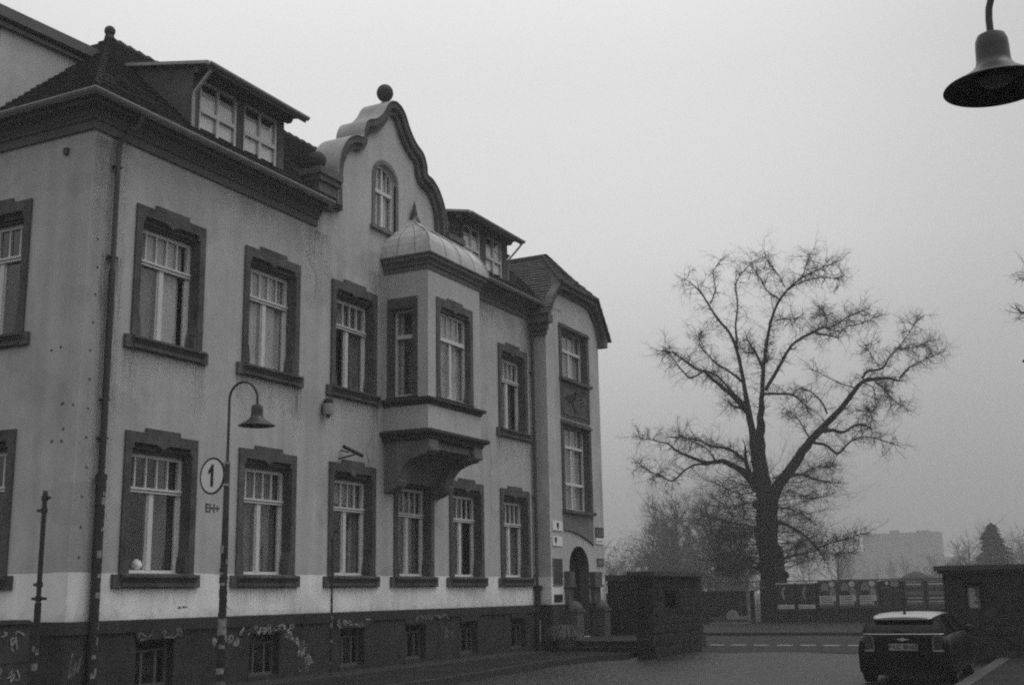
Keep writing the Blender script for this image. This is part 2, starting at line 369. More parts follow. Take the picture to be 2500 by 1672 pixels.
mb = MB(); mb.box(46.6, 53.7, -80, 80, -.04, .115); tag(mb.build('pavement', mat('far_pavement', .018, .8, noise=.2, nscale=1)), kind='structure')
mb = MB(); mb.box(53.7, 62.5, -80, 80, -.04, .09); tag(mb.build('verge', mat('verge_soil', .018, .9, noise=.3, nscale=.6, bump=.5, bscale=9)), kind='structure')

# ================================================================== THE BUILDING
bld = empty('office_building', (14.9, 0, 0), 'two-storey grey plaster building with curved gable, oriel, dormers and stair tower, filling the left', 'building')
X0, XE = 14.9, 33.35
WC = [17.0, 20.19, 23.37, 26.15, 28.94, 31.94]
UP = [17.0, 20.19, 23.37, 31.94]
ZC = 10.3
# openings of the stone surrounds
def whole(c, zt, zb): return rect(c-.965, c+.965, zb, zt)
wall = MB()
holes = [whole(c, 4.82, 2.12) for c in WC]+[whole(c, 9.18, 6.5) for c in UP]
wall.holes(rect(X0, XE, 1.42, ZC), holes, 0.0, .30)
wall.build('facade_wall', plaster, bld)
side = MB()
side.holes([(0, 1.42), (0, ZC), (14, ZC), (14, 1.42)], [rect(2.45-.965, 2.45+.965, 2.12, 4.82), rect(2.45-.965, 2.45+.965, 6.5, 9.18)], X0, .30, axis='x')
side.build('side_wall', plaster, bld)
bk = MB(); bk.box(X0+.02, 40, 6.9, 7.0, 0, 10.2); bk.box(X0+2.9, 40, 3.2, 3.25, 0, 10.2); bk.build('rear_wall', plaster2, bld)

# ---- window: local frame x right along wall, y into the wall, z up; origin at the centre of the sill line
def win_local(c, y0, rot, fn):
    """returns mapping of local coords into world"""
    if rot: return lambda x, y, z: (c[0]+y, c[1]-x, z)
    return lambda x, y, z: (c[0]+x, c[1]+y, z)
class WB(MB):
    def __init__(s, mp): super().__init__(); s.mp = mp
    def fin(s): s.v = [s.mp(*v) for v in s.v]; return s
def make_window(cx, cy, zt, zb, rot=False, style=('c', 1, 1), seed=0, hw=.805, ow=.965, keyed=True, label=None, parent=None, stone_m=None, part='window', wide_sill=1.13, mull=4, yg=.22, sillz=None):
    mp = win_local((cx, cy), 0, rot, None); parent = parent or bld; r = random.Random(seed); sm = stone_m or stone
    it, ib = zt-.30, zb+.10      # opening top / bottom inside the stone
    s = WB(mp); P = -.045; D = .3
    # jambs
    for sg in (-1, 1):
        a, b = sorted((sg*ow, sg*hw)); s.box(a, b, P, D, ib, it)
        # swelling jamb foot
        foot = [(sg*(hw+.02), ib), (sg*(hw-.075), ib), (sg*(hw-.075), ib+.16), (sg*(hw-.05), ib+.34), (sg*(hw), ib+.5), (sg*(hw+.02), ib+.5)]
        if keyed: s.prism(foot, 'y', P+.012, D-.1)
    if keyed:
        outer = [(-ow, zt), (-ow, it), (ow, it), (ow, zt), (.46, zt+.012), (.46, zt+.09), (-.46, zt+.09), (-.46, zt+.012)]
        inner = []
        s.prism([(-ow, it), (-hw+.05, it), (-hw+.05, it+.10), (-.16, it+.10), (0, it+.02), (.16, it+.10), (hw-.05, it+.10), (hw-.05, it), (ow, it), (ow, zt), (.46, zt), (.46, zt+.09), (-.46, zt+.09), (-.46, zt), (-ow, zt)], 'y', P, D)
        s.box(-hw+.05, hw-.05, .06, D, it, it+.10)
        s.box(-hw, hw, .12, D-.02, it-.05, it)
    else:
        s.box(-ow, ow, P, D, it, zt)
        s.box(-hw, hw, .1, D-.02, it-.04, it)
    # sill
    if wide_sill:
        sb = zb-.14
        s.box(-wide_sill, wide_sill, P-.02, D, sb, zb+.10)
        s.prism([(-.02, zb+.12), (-.15, zb+.09), (-.15, zb+.045), (-.11, zb+.02), (-.08, zb-.03), (-.02, zb-.05)], 'x', -wide_sill+.16, wide_sill-.13)
        s.box(-wide_sill+.2, wide_sill-.2, P-.045, P, zb-.12, zb-.055)
    else:
        s.box(-ow-.03, ow+.03, -.1, D, zb+.02, ib)
    o = s.fin().build(part, sm, parent)
    if label: o['label'] = label
    base = WORG[parent.name]
    # timber frame
    h = it-ib; ztr = it-.05-h*.30; F = WB(mp); y1 = yg
    fw = .085
    F.box(-hw, -hw+fw, y1, y1+.08, ib, it-.05); F.box(hw-fw, hw, y1, y1+.08, ib, it-.05)
    F.box(-hw+fw, hw-fw, y1, y1+.08, it-.05-fw, it-.05); F.box(-hw+fw, hw-fw, y1-.0, y1+.08, ib, ib+fw)
    F.box(-hw+.03, hw-.03, y1-.05, y1-.001, ib+.012, ib+.04)                    # drip rail
    F.box(-hw+fw, hw-fw, y1-.02, y1+.08, ztr-.05, ztr+.05); F.box(-hw+.02, hw-.02, y1-.055, y1-.021, ztr+.005, ztr+.045); F.box(-hw+.02, hw-.02, y1-.035, y1-.021, ztr-.05, ztr-.02)
    F.box(-.06, .06, y1-.008, y1+.08, ib+fw, ztr-.05)
    for i in range(1, mull+1):
        x = -hw+fw+(2*hw-2*fw)*i/(mull+1); F.box(x-.018, x+.018, y1+.01, y1+.06, ztr+.05, it-.05-fw)
    for x in (-hw+fw, .06):      # inner sash rims
        w_ = hw-fw-.06
        F.box(x, x+.03, y1+.02, y1+.07, ib+fw, ztr-.05); F.box(x+w_-.03, x+w_, y1+.02, y1+.07, ib+fw, ztr-.05)
    F.fin().build('frame', white, o, base=base)
    G = WB(mp); G.poly([(-hw+.02, y1+.045, ib+.02), (hw-.02, y1+.045, ib+.02), (hw-.02, y1+.045, it-.07), (-hw+.02, y1+.045, it-.07)]); G.fin().build('pane', glass, o, base=base)
    # dim room behind the glass
    I = WB(mp); a, b = -hw-.4, hw+.4; y2 = y1+1.6
    I.poly([(a, y2, ib-.3), (b, y2, ib-.3), (b, y2, it+.2), (a, y2, it+.2)]); I.poly([(a, D, ib-.3), (a, y2, ib-.3), (a, y2, it+.2), (a, D, it+.2)])
    I.poly([(b, D, ib-.3), (b, y2, ib-.3), (b, y2, it+.2), (b, D, it+.2)]); I.poly([(a, D, it+.2), (b, D, it+.2), (b, y2, it+.2), (a, y2, it+.2)]); I.poly([(a, D, ib-.3), (b, D, ib-.3), (b, y2, ib-.3), (a, y2, ib-.3)])
    I.fin().build('interior', dark_i, o, base=base)
    # curtains: list of (x0, x1, z0 fraction, z1 fraction, material, y)
    kind = style[0]
    C_ = WB(mp); mats_ = [curt, curt_d]
    def cur(x0, x1, z0, z1, mi, yy=.11, amp=.018):
        n = max(6, int((x1-x0)/.035)); ph = r.uniform(0, 6)
        pts = [(x0+(x1-x0)*i/n, y1+yy+amp*math.sin(i*1.35+ph+.8*math.sin(i*.37))) for i in range(n+1)]
        for p, q in zip(pts[:-1], pts[1:]): C_.poly([(p[0], p[1], z0), (q[0], q[1], z0), (q[0], q[1], z1), (p[0], p[1], z1)], mi)
    Z0, Z1 = ib+.04, it-.08
    if kind == 'full': cur(-hw+.02, hw-.02, Z0, Z1, 0)
    elif kind == 'office': cur(-hw+.02, hw-.12, ztr, Z1, 0); cur(-hw+.02, -.02, Z0, ztr, 1, .13, .004); cur(.0, hw-.2, Z0, ztr, 0)
    elif kind == 'dark': cur(.25, hw-.02, Z0, Z1, 1, .2)
    elif kind == 'sides': cur(-hw+.02, -.5+.3*r.random(), Z0, Z1, 1); cur(.15+.3*r.random(), hw-.02, Z0, Z1, 1); cur(-hw+.02+.4*r.random(), hw-.1, ztr+.05+.25*r.random(), Z1, r.randint(0, 1), .22)
    elif kind == 'top': cur(-hw+.02, hw-.14, ztr, Z1, 0, .14); cur(-.1, hw-.16, Z0, ztr, 1, .2)
    elif kind == 'greys': cur(-hw+.02, hw-.02, Z0, Z1, 1, .14)
    if C_.f: C_.fin().build('curtain', mats_, o, base=base)
    return o
make_window(WC[0], 0, 9.18, 6.5, style=('office',), seed=1, label='upper-floor window nearest the corner pipe, pale curtains')
make_window(WC[1], 0, 9.18, 6.5, style=('full',), seed=2)
make_window(WC[2], 0, 9.18, 6.5, style=('sides',), seed=3, label='upper-floor window with dark panes left of the oriel')
make_window(UP[3], 0, 9.18, 6.5, style=('top',), seed=4)
make_window(WC[0], 0, 4.82, 2.12, style=('dark',), seed=5)
make_window(WC[1], 0, 4.82, 2.12, style=('greys',), seed=6)
make_window(WC[2], 0, 4.82, 2.12, style=('sides',), seed=7)
make_window(WC[3], 0, 4.82, 2.12, style=('greys',), seed=8)
make_window(WC[4], 0, 4.82, 2.12, style=('none',), seed=9)
make_window(WC[5], 0, 4.82, 2.12, style=('sides',), seed=10)
make_window(X0, 2.45, 9.18, 6.5, rot=True, style=('dark',), seed=11, label='upper window on the side wall at the left edge')
make_window(X0, 2.45, 4.82, 2.12, rot=True, style=('dark',), seed=12, label='ground-floor window on the side wall at the left edge')

# ---- plinth with basement windows
BW = [17.03, 20.21, 23.4, 26.2, 28.97, 32.0]
pl = MB(); hl = [rect(c-.49, c+.49, .2, 1.06) for c in BW]
pl.holes(rect(X0-.03, XE, -.1, 1.2), hl, -.03, .3)
pl.box(X0-.07, XE, -.075, -.0, 1.2, 1.405); pl.prism([(0, 1.42), (-.075, 1.405), (0, 1.405)], 'x', X0-.07, XE)
for c in BW: pl.prism([(c-.56, 1.2), (c-.5, 1.06), (c+.5, 1.06), (c+.56, 1.2)], 'y', -.07, -.03)
for c in BW: pl.box(c-.56, c+.56, -.06, -.03, .12, .2)
pl.poly([(X0-.03, -.03, -.1), (X0-.03, 14, -.1), (X0-.03, 14, 1.2), (X0-.03, -.03, 1.2)])
pl.box(X0-.07, X0, 0, 14, 1.2, 1.41)
pl.build('plinth', plinth_m, bld)
def basement_window(c, seed):
    b = MB(); y = .14
    b.box(c-.49, c-.43, y, y+.06, .2, 1.06); b.box(c+.43, c+.49, y, y+.06, .2, 1.06); b.box(c-.43, c+.43, y, y+.06, 1.0, 1.06); b.box(c-.43, c+.43, y-.03, y+.06, .2, .26)
    b.box(c-.43, c+.43, y+.0, y+.05, .84, .87); b.box(c-.2, c-.14, y, y+.06, .26, .84); b.box(c+.16, c+.22, y, y+.06, .26, .84)
    o = b.build('basement_window', white_d, bld); B = WORG[bld.name]
    g = MB(); g.poly([(c-.47, y+.03, .22), (c+.47, y+.03, .22), (c+.47, y+.03, 1.04), (c-.47, y+.03, 1.04)]); g.build('pane', glass, o, base=B)
    i = MB(); i.box(c-.6, c+.6, .27, 1.0, .1, 1.15); i.f = i.f[:2]+i.f[3:]; i.m = i.m[:5]; i.build('interior', dark_i, o, base=B)
for i, c in enumerate(BW): basement_window(c, i)

# ---- main cornice and gutter
CP = [(-.0, 10.28), (-.055, 10.28), (-.055, 10.44), (-.10, 10.46), (-.10, 10.50), (-.13, 10.53), (-.18, 10.60), (-.27, 10.64), (-.36, 10.65), (-.36, 10.72), (-.40, 10.76), (.05, 10.78)]
def cornice_run(x0, x1, name, corner=False, xback=14):
    c = MB(); prof = [(-a, b) for a, b in CP]
    if corner:
        path = [((x0, xback, 0), (-1, 0, 0), (0, 0, 1)), ((x0, 0, 0), (-1, -1, 0), (0, 0, 1)), ((x1, 0, 0), (0, -1, 0), (0, 0, 1))]
    else:
        path = [((x0, 0, 0), (0, -1, 0), (0, 0, 1)), ((x1, 0, 0), (0, -1, 0), (0, 0, 1))]
    c.sweep(path, prof, closed=True); c.build(name, cornice_m, bld)
    g = MB(); gp = [(.40+.075*(1-math.cos(t)) , 10.80-.075*math.sin(t)) for t in [math.pi*k/6 for k in range(7)]]
    gp = gp+[(gp[-1][0]+.012, 10.81), (gp[-1][0]+.012, 10.79)]+[(a-.0, b-.012) for a, b in reversed(gp[:-1])]
    g.sweep(path, gp, closed=True); return g.build('gutter', zinc, bld)
cornice_run(X0, 21.75, 'cornice', True)
cornice_run(27.75, 33.2, 'cornice')
# ---- roof
def courses(mb, poly, step=.19, lift=.05, chunk=.34, seed=1, mi=0):
    """sawtooth tile courses over a convex planar polygon; poly[0]->poly[1] is the eave"""
    r = random.Random(seed); P = [Vector(p) for p in poly]; u = (P[1]-P[0]).normalized(); n = (P[1]-P[0]).cross(P[-1]-P[0]).normalized()
    if n.z < 0: n = -n
    v = n.cross(u); v = v if v.z > 0 else -v
    uv = [((p-P[0]).dot(u), (p-P[0]).dot(v)) for p in P]; vm = max(q[1] for q in uv)
    def rng(h):
        xs = []
        for (a, b), (c, d) in zip(uv, uv[1:]+uv[:1]):
            if (b-h)*(d-h) <= 0 and abs(b-d) > 1e-6: xs.append(a+(c-a)*(h-b)/(d-b))
        return (min(xs), max(xs)) if len(xs) > 1 else None
    h = 0.0
    while h < vm-.02:
        h2 = min(h+step, vm-.001); r1 = rng(h+1e-4); r2 = rng(h2)
        if not r1 or not r2: break
        k = max(1, int((r1[1]-r1[0])/chunk)); offs = [r.uniform(-.008, .010) for _ in range(k+1)]
        for i in range(k):
            a, b = i/k, (i+1)/k
            q = []
            for (rr, t, hh, l) in ((r1, a, h-.03, lift+offs[i]), (r1, b, h-.03, lift+offs[i+1]), (r2, b, h2, .004), (r2, a, h2, .004)):
                q.append(P[0]+u*(rr[0]+(rr[1]-rr[0])*t)+v*hh+n*l)
            mb.poly(q, mi)
            mb.poly([q[0], q[1], q[1]-n*(lift+.03), q[0]-n*(lift+.03)], mi)
        h = h2
    mb.poly([p-n*.01 for p in P], mi)
rf = MB(); E0 = -.46; ZE = 10.80; AP = (18.2, 3.28, 14.28); XR = 34.5
GL, GR = 22.1, 27.8; zy = lambda y: ZE+(y-E0)*.9305
courses(rf, [(14.9+E0, E0, ZE), (GL, E0, ZE), (GL, 3.28, 14.28), AP], seed=2)
courses(rf, [(GL, .6, zy(.6)), (GR, .6, zy(.6)), (GR, 3.28, 14.28), (GL, 3.28, 14.28)], seed=12)
courses(rf, [(GR, E0, ZE), (XR, E0, ZE), (XR, 3.28, 14.28), (GR, 3.28, 14.28)], seed=13)
courses(rf, [(14.9+E0, 7.02, ZE), (14.9+E0, E0, ZE), AP], seed=3)
rf.poly([(14.9+E0, 7.02, ZE), (XR+4, 7.02, ZE), (XR+4, 3.28, 14.28), AP])
roof = rf.build('roof', tile_m, bld)
# hip and ridge tiles
def ridge_tiles(name, a, b, par, r0=.085, st=.3):
    t = MB(); A, B_ = Vector(a), Vector(b); d = (B_-A); L_ = d.length; d.normalize(); k = int(L_/st)
    for i in range(k):
        p = A+d*(i*L_/k); q = A+d*((i+1.12)*L_/k); t.tube([p+Vector((0, 0, .03)), q+Vector((0, 0, .0))], [r0*1.12, r0*.9], 8)
    return t.build(name, ridge_m, par, smooth=False)
ridge_tiles('hip_tiles', (14.9+E0, E0, ZE+.02), AP, bld)
ridge_tiles('ridge_tiles', AP, (XR, 3.28, 14.28), bld)
f = MB(); f.lathe([(.12, -.05), (.10, .04), (.06, .07)], (18.15, 3.2, 14.3), 12); f.ball((18.15, 3.2, 14.45), .125, 14); f.build('roof_finial', ridge_m, bld, smooth=True)

# ---- dormers
def dormer(xl, xr, wins, ro_l, ro_r, seed, zb=11.1, front=0.0, cheek=None):
    d = MB()
    # roof surface height: 10.8 + (Y+.46)*.93
    def zr(y): return ZE+(y-E0)*.93
    yb = 1.75; ztop = lambda y: 12.50+(y+.45)*.2
    th = .10
    # cheeks + front posts (timber/plaster)
    for x in (xl, xr):
        s = 1 if x == xl else -1
        d.prism([(front+.04, zr(front)-.3), (yb+.4, zr(yb)), (yb+.4, ztop(yb+.4)), (front+.04, ztop(front)-.0)], 'x', x, x+s*.12, 0)
    hl = [rect(a, b, zb, 12.40) for a, b in wins]
    d.holes([(xl, zr(front)-.35), (xr, zr(front)-.35), (xr, ztop(front)), (xl, ztop(front))], hl, front, .12, 1)
    o = d.build('dormer', [cheek or plaster2, stone], bld)
    B = WORG[bld.name]
    r = MB(); a, b = E0+.0, yb+.7
    r.prism([(a, ztop(a)), (b, ztop(b)), (b, ztop(b)+.07), (a, ztop(a)+.07)], 'x', ro_l, ro_r, 0)
    r.prism([(a-.004, ztop(a)-.10), (a+.02, ztop(a)-.10), (a+.02, ztop(a)-.002), (a-.004, ztop(a)-.002)], 'x', ro_l+.01, ro_r-.01, 1)
    r.prism([(front-.001, ztop(front)-.16), (front-.12, ztop(front)-.16), (front-.20, ztop(front)-.03), (front-.001, ztop(front)-.01)], 'x', ro_l+.1, ro_r-.1, 1)
    r.build('dormer_roof', [zinc_l, cornice_m], o, base=B)
    g = MB(); p = [(-(a-.03)+.07*math.cos(t), ztop(a)+.02-.07*math.sin(t)) for t in [math.pi*k/6 for k in range(7)]]
    g.sweep([((ro_l-.02, 0, 0), (0, -1, 0), (0, 0, 1)), ((ro_r+.02, 0, 0), (0, -1, 0), (0, 0, 1))], p+[(q[0]*.999+.001, q[1]+.004) for q in reversed(p)], closed=True)
    g.build('gutter', zinc, o, base=B)
    for k, (x0, x1) in enumerate(wins):
        F = MB(); y = front+.03; w_ = .07; zm = 11.72; xc = (x0+x1)/2
        F.box(x0, x0+w_, y, y+.07, zb, 12.4); F.box(x1-w_, x1, y, y+.07, zb, 12.4); F.box(x0+w_, x1-w_, y, y+.07, zb, zb+w_); F.box(x0+w_, x1-w_, y, y+.07, 12.4-w_, 12.4)
        F.box(x0+w_, x1-w_, y-.015, y+.07, zm-.045, zm+.045); F.box(xc-.04, xc+.04, y-.005, y+.065, zb+w_, zm-.045); F.box(xc-.025, xc+.025, y+.005, y+.065, zm+.045, 12.4-w_)
        F.poly([(x0+.01, y+.04, zb+.01), (x1-.01, y+.04, zb+.01), (x1-.01, y+.04, 12.39), (x0+.01, y+.04, 12.39)], 1)
        F.build('window', [white, glass], o, base=B)
        V = MB(); V.poly([(x0, y+.08, zb), (x1, y+.08, zb), (x1, y+.08, 12.2-.02*k), (x0, y+.08, 12.2-.02*k)]); V.build('blind', blind_m, o, base=B)
        I = MB(); I.box(x0-.1, x1+.1, y+.2, y+.9, zb-.1, 12.45); I.build('interior', dark_i, o, base=B)
    for x in ([xl-.035] if seed == 1 else []):
        t = MB(); t.tube([(ro_l+.15, E0+.03, ztop(E0)-.02), (ro_l+.15, E0+.05, ztop(E0)-.1), (x-.02, -.06, 11.98), (x-.02, -.04, 11.85), (x-.02, -.04, 11.1)], .04, 8); t.build('downpipe', zinc, o, base=B, smooth=True)
    if seed == 2:
        t = MB(); t.tube([(ro_r-.05, E0+.03, ztop(E0)-.02), (ro_r-.05, E0+.05, ztop(E0)-.12), (xr+.05, -.0, 11.95), (xr+.05, .02, 11.3)], .03, 8); t.build('downpipe', zinc, o, base=B, smooth=True)
    return o
dormer(17.48, 20.47, [(17.66, 18.86), (19.07, 20.25)], 17.34, 20.68, 1, cheek=mat('cheek_render', .085, .9, noise=.3, nscale=1.5))
dormer(28.75, 31.74, [(28.93, 29.98), (30.30, 31.40)], 28.43, 31.9, 2, cheek=mat('cheek_slate', .06, .8, noise=.3, nscale=3))
# side dormer on the left hip: cheek faces us
s = MB(); zr = lambda x: ZE+(x-14.44)*.93
s.prism([(14.72, 10.95), (14.72, 13.0), (17.0, 13.0), (17.0, zr(17.0)-.1)], 'y', 2.5, 6.6)
o = s.build('side_dormer', plaster2, bld)
s = MB(); s.prism([(14.45, 12.97), (17.9, 13.12), (17.9, 13.34), (14.45, 13.20)], 'y', 2.3, 6.8, 0); s.prism([(14.6, 12.84), (17.4, 12.95), (17.4, 13.0), (14.6, 12.93)], 'y', 2.4, 6.7, 0);
s.build('dormer_roof', cornice_m, o, base=WORG[bld.name])

# ---- curved central gable
GC = 24.95
half = [(2.60, 10.9), (2.63, 11.4), (2.62, 11.9), (2.50, 12.38), (2.22, 12.78), (1.86, 13.0), (1.58, 13.06), (1.53, 13.30), (1.36, 13.58), (1.02, 13.74), (.80, 13.90), (.60, 14.12), (.44, 14.36), (.24, 14.52), (0, 14.58)]
hs = [tuple(p) for p in smooth_line([(a, b, 0) for a, b in half], 4)]
right = [(a, b) for a, b, _ in hs]; line = [(GC-a, b) for a, b in right]+[(GC+a, b) for a, b in reversed(right[:-1])]
def inset(line, d):
    out = []
    for i, p in enumerate(line):
        a = Vector(line[max(i-1, 0)]); b = Vector(line[min(i+1, len(line)-1)]); t = (b-a).normalized(); nn = Vector((t.y, -t.x)); out.append((p[0]+nn.x*d, p[1]+nn.y*d))
    return out
inn = inset(line, .17); inn2 = inset(line, .33)
gwx = 24.72
arch = [(gwx-.5, 11.02), (gwx+.5, 11.02), (gwx+.5, 12.35)]+[(gwx+.5*math.cos(t), 12.35+.42*math.sin(t)) for t in [math.pi*k/10 for k in range(1, 10)]]+[(gwx-.5, 12.35)]
g = MB()
outer = [(GC-2.55, ZC), (GC+2.55, ZC)]+[(a, b) for a, b in reversed(inset(line, .05))]
g.holes(outer, [arch], 0.0, .2)
back = [(p[0], .62, p[1]) for p in outer]; g.poly(back); g.box(21.5, GC-2.55, 0.0, .3, ZC, 10.95); g.box(GC+2.55, 28.0, 0.0, .3, ZC, 10.95)
gab = g.build('gable', [plaster2], bld); BB = WORG[bld.name]
c = MB(); n = len(line)
YF, YB = -.2, .62
def strip(A, ya, B_, yb, mi):
    for i in range(n-1): c.poly([(A[i][0], ya, A[i][1]), (A[i+1][0], ya, A[i+1][1]), (B_[i+1][0], yb, B_[i+1][1]), (B_[i][0], yb, B_[i][1])], mi)
up_ = inset(line, -.02)
strip(up_, YF-.03, up_, YB, 1); strip(up_, YF-.03, line, YF-.03, 1); strip(line, YF-.03, line, YF, 0)
strip(line, YF, inn, YF, 0); strip(inn, YF, inn, YF+.09, 0); strip(inn, YF+.09, inn2, YF+.09, 0); strip(inn2, YF+.09, inn2, .001, 0)
strip(up_, YB, inn2, YB, 1)
c.build('gable_coping', [stone, zinc_l], gab, base=BB, smooth=True)
b = MB(); b.lathe([(.13, -.36), (.13, -.3), (.07, -.26), (.07, -.18)], (25.0, .2, 14.95), 16); b.ball((25.0, .2, 14.95), .225, 20, 0, 1.08); b.build('stone_ball', stone_d, gab, base=BB, smooth=True)
for sx in (-1, 1):
    b = MB(); xa, xb = sorted((GC+sx*2.58, GC+sx*3.50))
    b.box(xa+.0, xb, -.33, .62, 11.5, 11.66); b.box(*sorted((GC+sx*2.58, GC+sx*3.44)), -.27, .56, 11.36, 11.5); b.box(*sorted((GC+sx*2.58, GC+sx*3.38)), -.2, .5, 11.1, 11.36); b.box(*sorted((GC+sx*2.6, GC+sx*3.2)), -.08, .4, 10.8, 11.1)
    b.build('gable_shoulder', cornice_m, gab, base=BB)
    b = MB(); b.lathe([(.12, -.28), (.09, -.22), (.07, -.16)], (GC+sx*3.0, .15, 12.02), 14); b.ball((GC+sx*3.0, .15, 12.02), .22, 20, 0, 1.05); b.lathe([(.3, 11.66-12.02), (.3, 11.72-12.02), (.13, 11.76-12.02)], (GC+sx*3.0, .15, 12.02), 14); b.build('stone_ball', stone_d, gab, base=BB, smooth=True)
# attic window in gable
w_ = MB(); yy = .1
def arc_pts(rx, rz, n=12): return [(gwx+rx*math.cos(math.pi*k/n), 12.35+rz*math.sin(math.pi*k/n)) for k in range(n+1)]
o1 = arc_pts(.5, .42); i1 = arc_pts(.42, .34)
for k in range(12):
    a, b_, c_, d_ = o1[k], o1[k+1], i1[k+1], i1[k]
    w_.prism([a, b_, c_, d_], 'y', yy, yy+.07)
w_.box(gwx-.5, gwx-.42, yy, yy+.07, 11.02, 12.35); w_.box(gwx+.42, gwx+.5, yy, yy+.07, 11.02, 12.35); w_.box(gwx-.42, gwx+.42, yy, yy+.07, 11.02, 11.1)
w_.box(gwx-.42, gwx+.42, yy-.02, yy+.07, 11.98, 12.07); w_.box(gwx-.05, gwx+.05, yy-.005, yy+.07, 11.1, 11.98); w_.box(gwx-.03, gwx+.03, yy+.005, yy+.07, 12.07, 12.70)
w_.box(gwx-.24, gwx-.215, yy+.01, yy+.06, 12.07, 12.6); w_.box(gwx+.215, gwx+.24, yy+.01, yy+.06, 12.07, 12.6)
w_.poly([(gwx-.49, yy+.04, 11.03), (gwx+.49, yy+.04, 11.03)]+[(x, yy+.04, z) for x, z in arc_pts(.49, .41)], 1)
w_.build('window', [white, glass], gab, base=BB)
w_ = MB(); w_.box(gwx-.7, gwx+.7, .25, .6, 10.9, 12.9); w_.build('interior', dark_i, gab, base=BB)
w_ = MB(); n_ = 18
for k in range(n_):
    a, b_ = gwx-.45+.9*k/n_, gwx-.45+.9*(k+1)/n_; w_.poly([(a, yy+.1+.015*math.sin(k*1.6), 11.05), (b_, yy+.1+.015*math.sin(k*1.6+1.6), 11.05), (b_, yy+.1+.015*math.sin(k*1.6+1.6), 12.45), (a, yy+.1+.015*math.sin(k*1.6), 12.45)])
w_.build('curtain', curt, gab, base=BB)
w_ = MB(); oo = arc_pts(.62, .54, 14); ii = arc_pts(.5, .42, 14)
for k in range(14): w_.prism([oo[k], oo[k+1], ii[k+1], ii[k]], 'y', -.03, .05)
w_.box(gwx-.62, gwx-.5, -.03, .05, 11.0, 12.35); w_.box(gwx+.5, gwx+.62, -.03, .05, 11.0, 12.35); w_.box(gwx-.7, gwx+.7, -.1, .05, 10.9, 11.0)
w_.build('window_surround', stone_l, gab, base=BB)
# ---- oriel
OX0, OX1, OY = 24.70, 27.42, -1.3; OC = (OX0+OX1)/2
ob = MB()
fo = rect(OC-.97, OC+.97, 6.575, 9.15); so_ = [(-1.0, 6.575), (-.12, 6.575), (-.12, 9.13), (-1.0, 9.13)]
ob.holes(rect(OX0, OX1, 5.5, 9.83), [fo], OY, .22)
ob.holes([(OY, 5.5), (0, 5.5), (0, 9.83), (OY, 9.83)], [so_], OX0, .22, axis='x')
ob.poly([(OX1, OY, 5.5), (OX1, 0, 5.5), (OX1, 0, 9.83), (OX1, OY, 9.83)])
orl = ob.build('oriel', plaster2, bld)
def oriel_band(name, prof, M):
    c = MB(); A = [((OX0, 0, 0), (-1, 0, 0), (0, 0, 1)), ((OX0, OY, 0), (-1, -1, 0), (0, 0, 1)), ((OX1, OY, 0), (1, -1, 0), (0, 0, 1)), ((OX1, 0, 0), (1, 0, 0), (0, 0, 1))]
    c.sweep(A, prof, closed=True); return c.build(name, M, orl, base=BB)
oriel_band('oriel_cornice', [(-.02, 9.80), (.03, 9.80), (.03, 9.90), (.08, 9.93), (.08, 9.98), (.16, 10.06), (.16, 10.13), (.20, 10.15), (.20, 10.19), (-.02, 10.2)], cornice_m)
oriel_band('sill_band', [(-.02, 6.36), (.02, 6.36), (.05, 6.44), (.12, 6.47), (.12, 6.53), (-.02, 6.57)], stone_d)
oriel_band('base_cornice', [(-.02, 5.50), (.03, 5.50), (.06, 5.54), (.06, 5.59), (.12, 5.62), (.18, 5.66), (.18, 5.73), (-.02, 5.78)], stone_d)
# brackets, coved underside
bp_ = [(0, 5.5), (-1.27, 5.5), (-1.27, 5.22), (-1.22, 5.14), (-1.08, 5.13), (-.85, 5.06), (-.68, 4.98), (-.56, 4.86), (-.49, 4.74), (-.45, 4.62), (-.42, 4.56), (-.46, 4.52), (-.40, 4.40), (-.26, 4.32), (-.1, 4.26), (0, 4.24)]
for (a, b_) in ((OX0+.02, OX0+.42), (OX1-.42, OX1-.02)):
    c = MB(); c.prism(bp_, 'x', a, b_); c.box(a-.02, b_+.02, -1.33, -1.272, 5.2, 5.5); c.box(a-.015, b_+.015, -1.36, -1.332, 5.24, 5.3); c.build('bracket', stone_l, orl, base=BB)
c = MB(); cv = [(0, 5.49), (-1.2, 5.49), (-1.2, 5.3), (-1.05, 5.27), (-.8, 5.2), (-.55, 5.06), (-.35, 4.88), (-.22, 4.7), (-.14, 4.55), (0, 4.5)]
c.prism(cv, 'x', OX0+.42, OX1-.42); c.build('oriel_underside', stone_l, orl, base=BB)
# oriel roof, bell-shaped sheet metal
c = MB(); prof = [(1.0, 10.19), (.985, 10.34), (.95, 10.52), (.87, 10.72), (.74, 10.90), (.58, 11.06), (.43, 11.20), (.30, 11.34), (.19, 11.48), (.11, 11.60), (.06, 11.70)]
HX, HY = (OX1-OX0)/2+.2, 1.5
for i in range(len(prof)-1):
    (u0, z0), (u1, z1) = prof[i], prof[i+1]; Y0, Y1 = -HY*u0, -HY*u1
    c.poly([(OC-HX*u0, Y0, z0), (OC+HX*u0, Y0, z0), (OC+HX*u1, Y1, z1), (OC-HX*u1, Y1, z1)])
    c.poly([(OC-HX*u0, .0, z0), (OC-HX*u0, Y0, z0), (OC-HX*u1, Y1, z1), (OC-HX*u1, .0, z1)])
    c.poly([(OC+HX*u0, .0, z0), (OC+HX*u0, Y0, z0), (OC+HX*u1, Y1, z1), (OC+HX*u1, .0, z1)])
for sx in (-1, 1): c.tube([(OC+sx*HX*u, -HY*u-.005, z+.01) for u, z in prof], .018, 6)
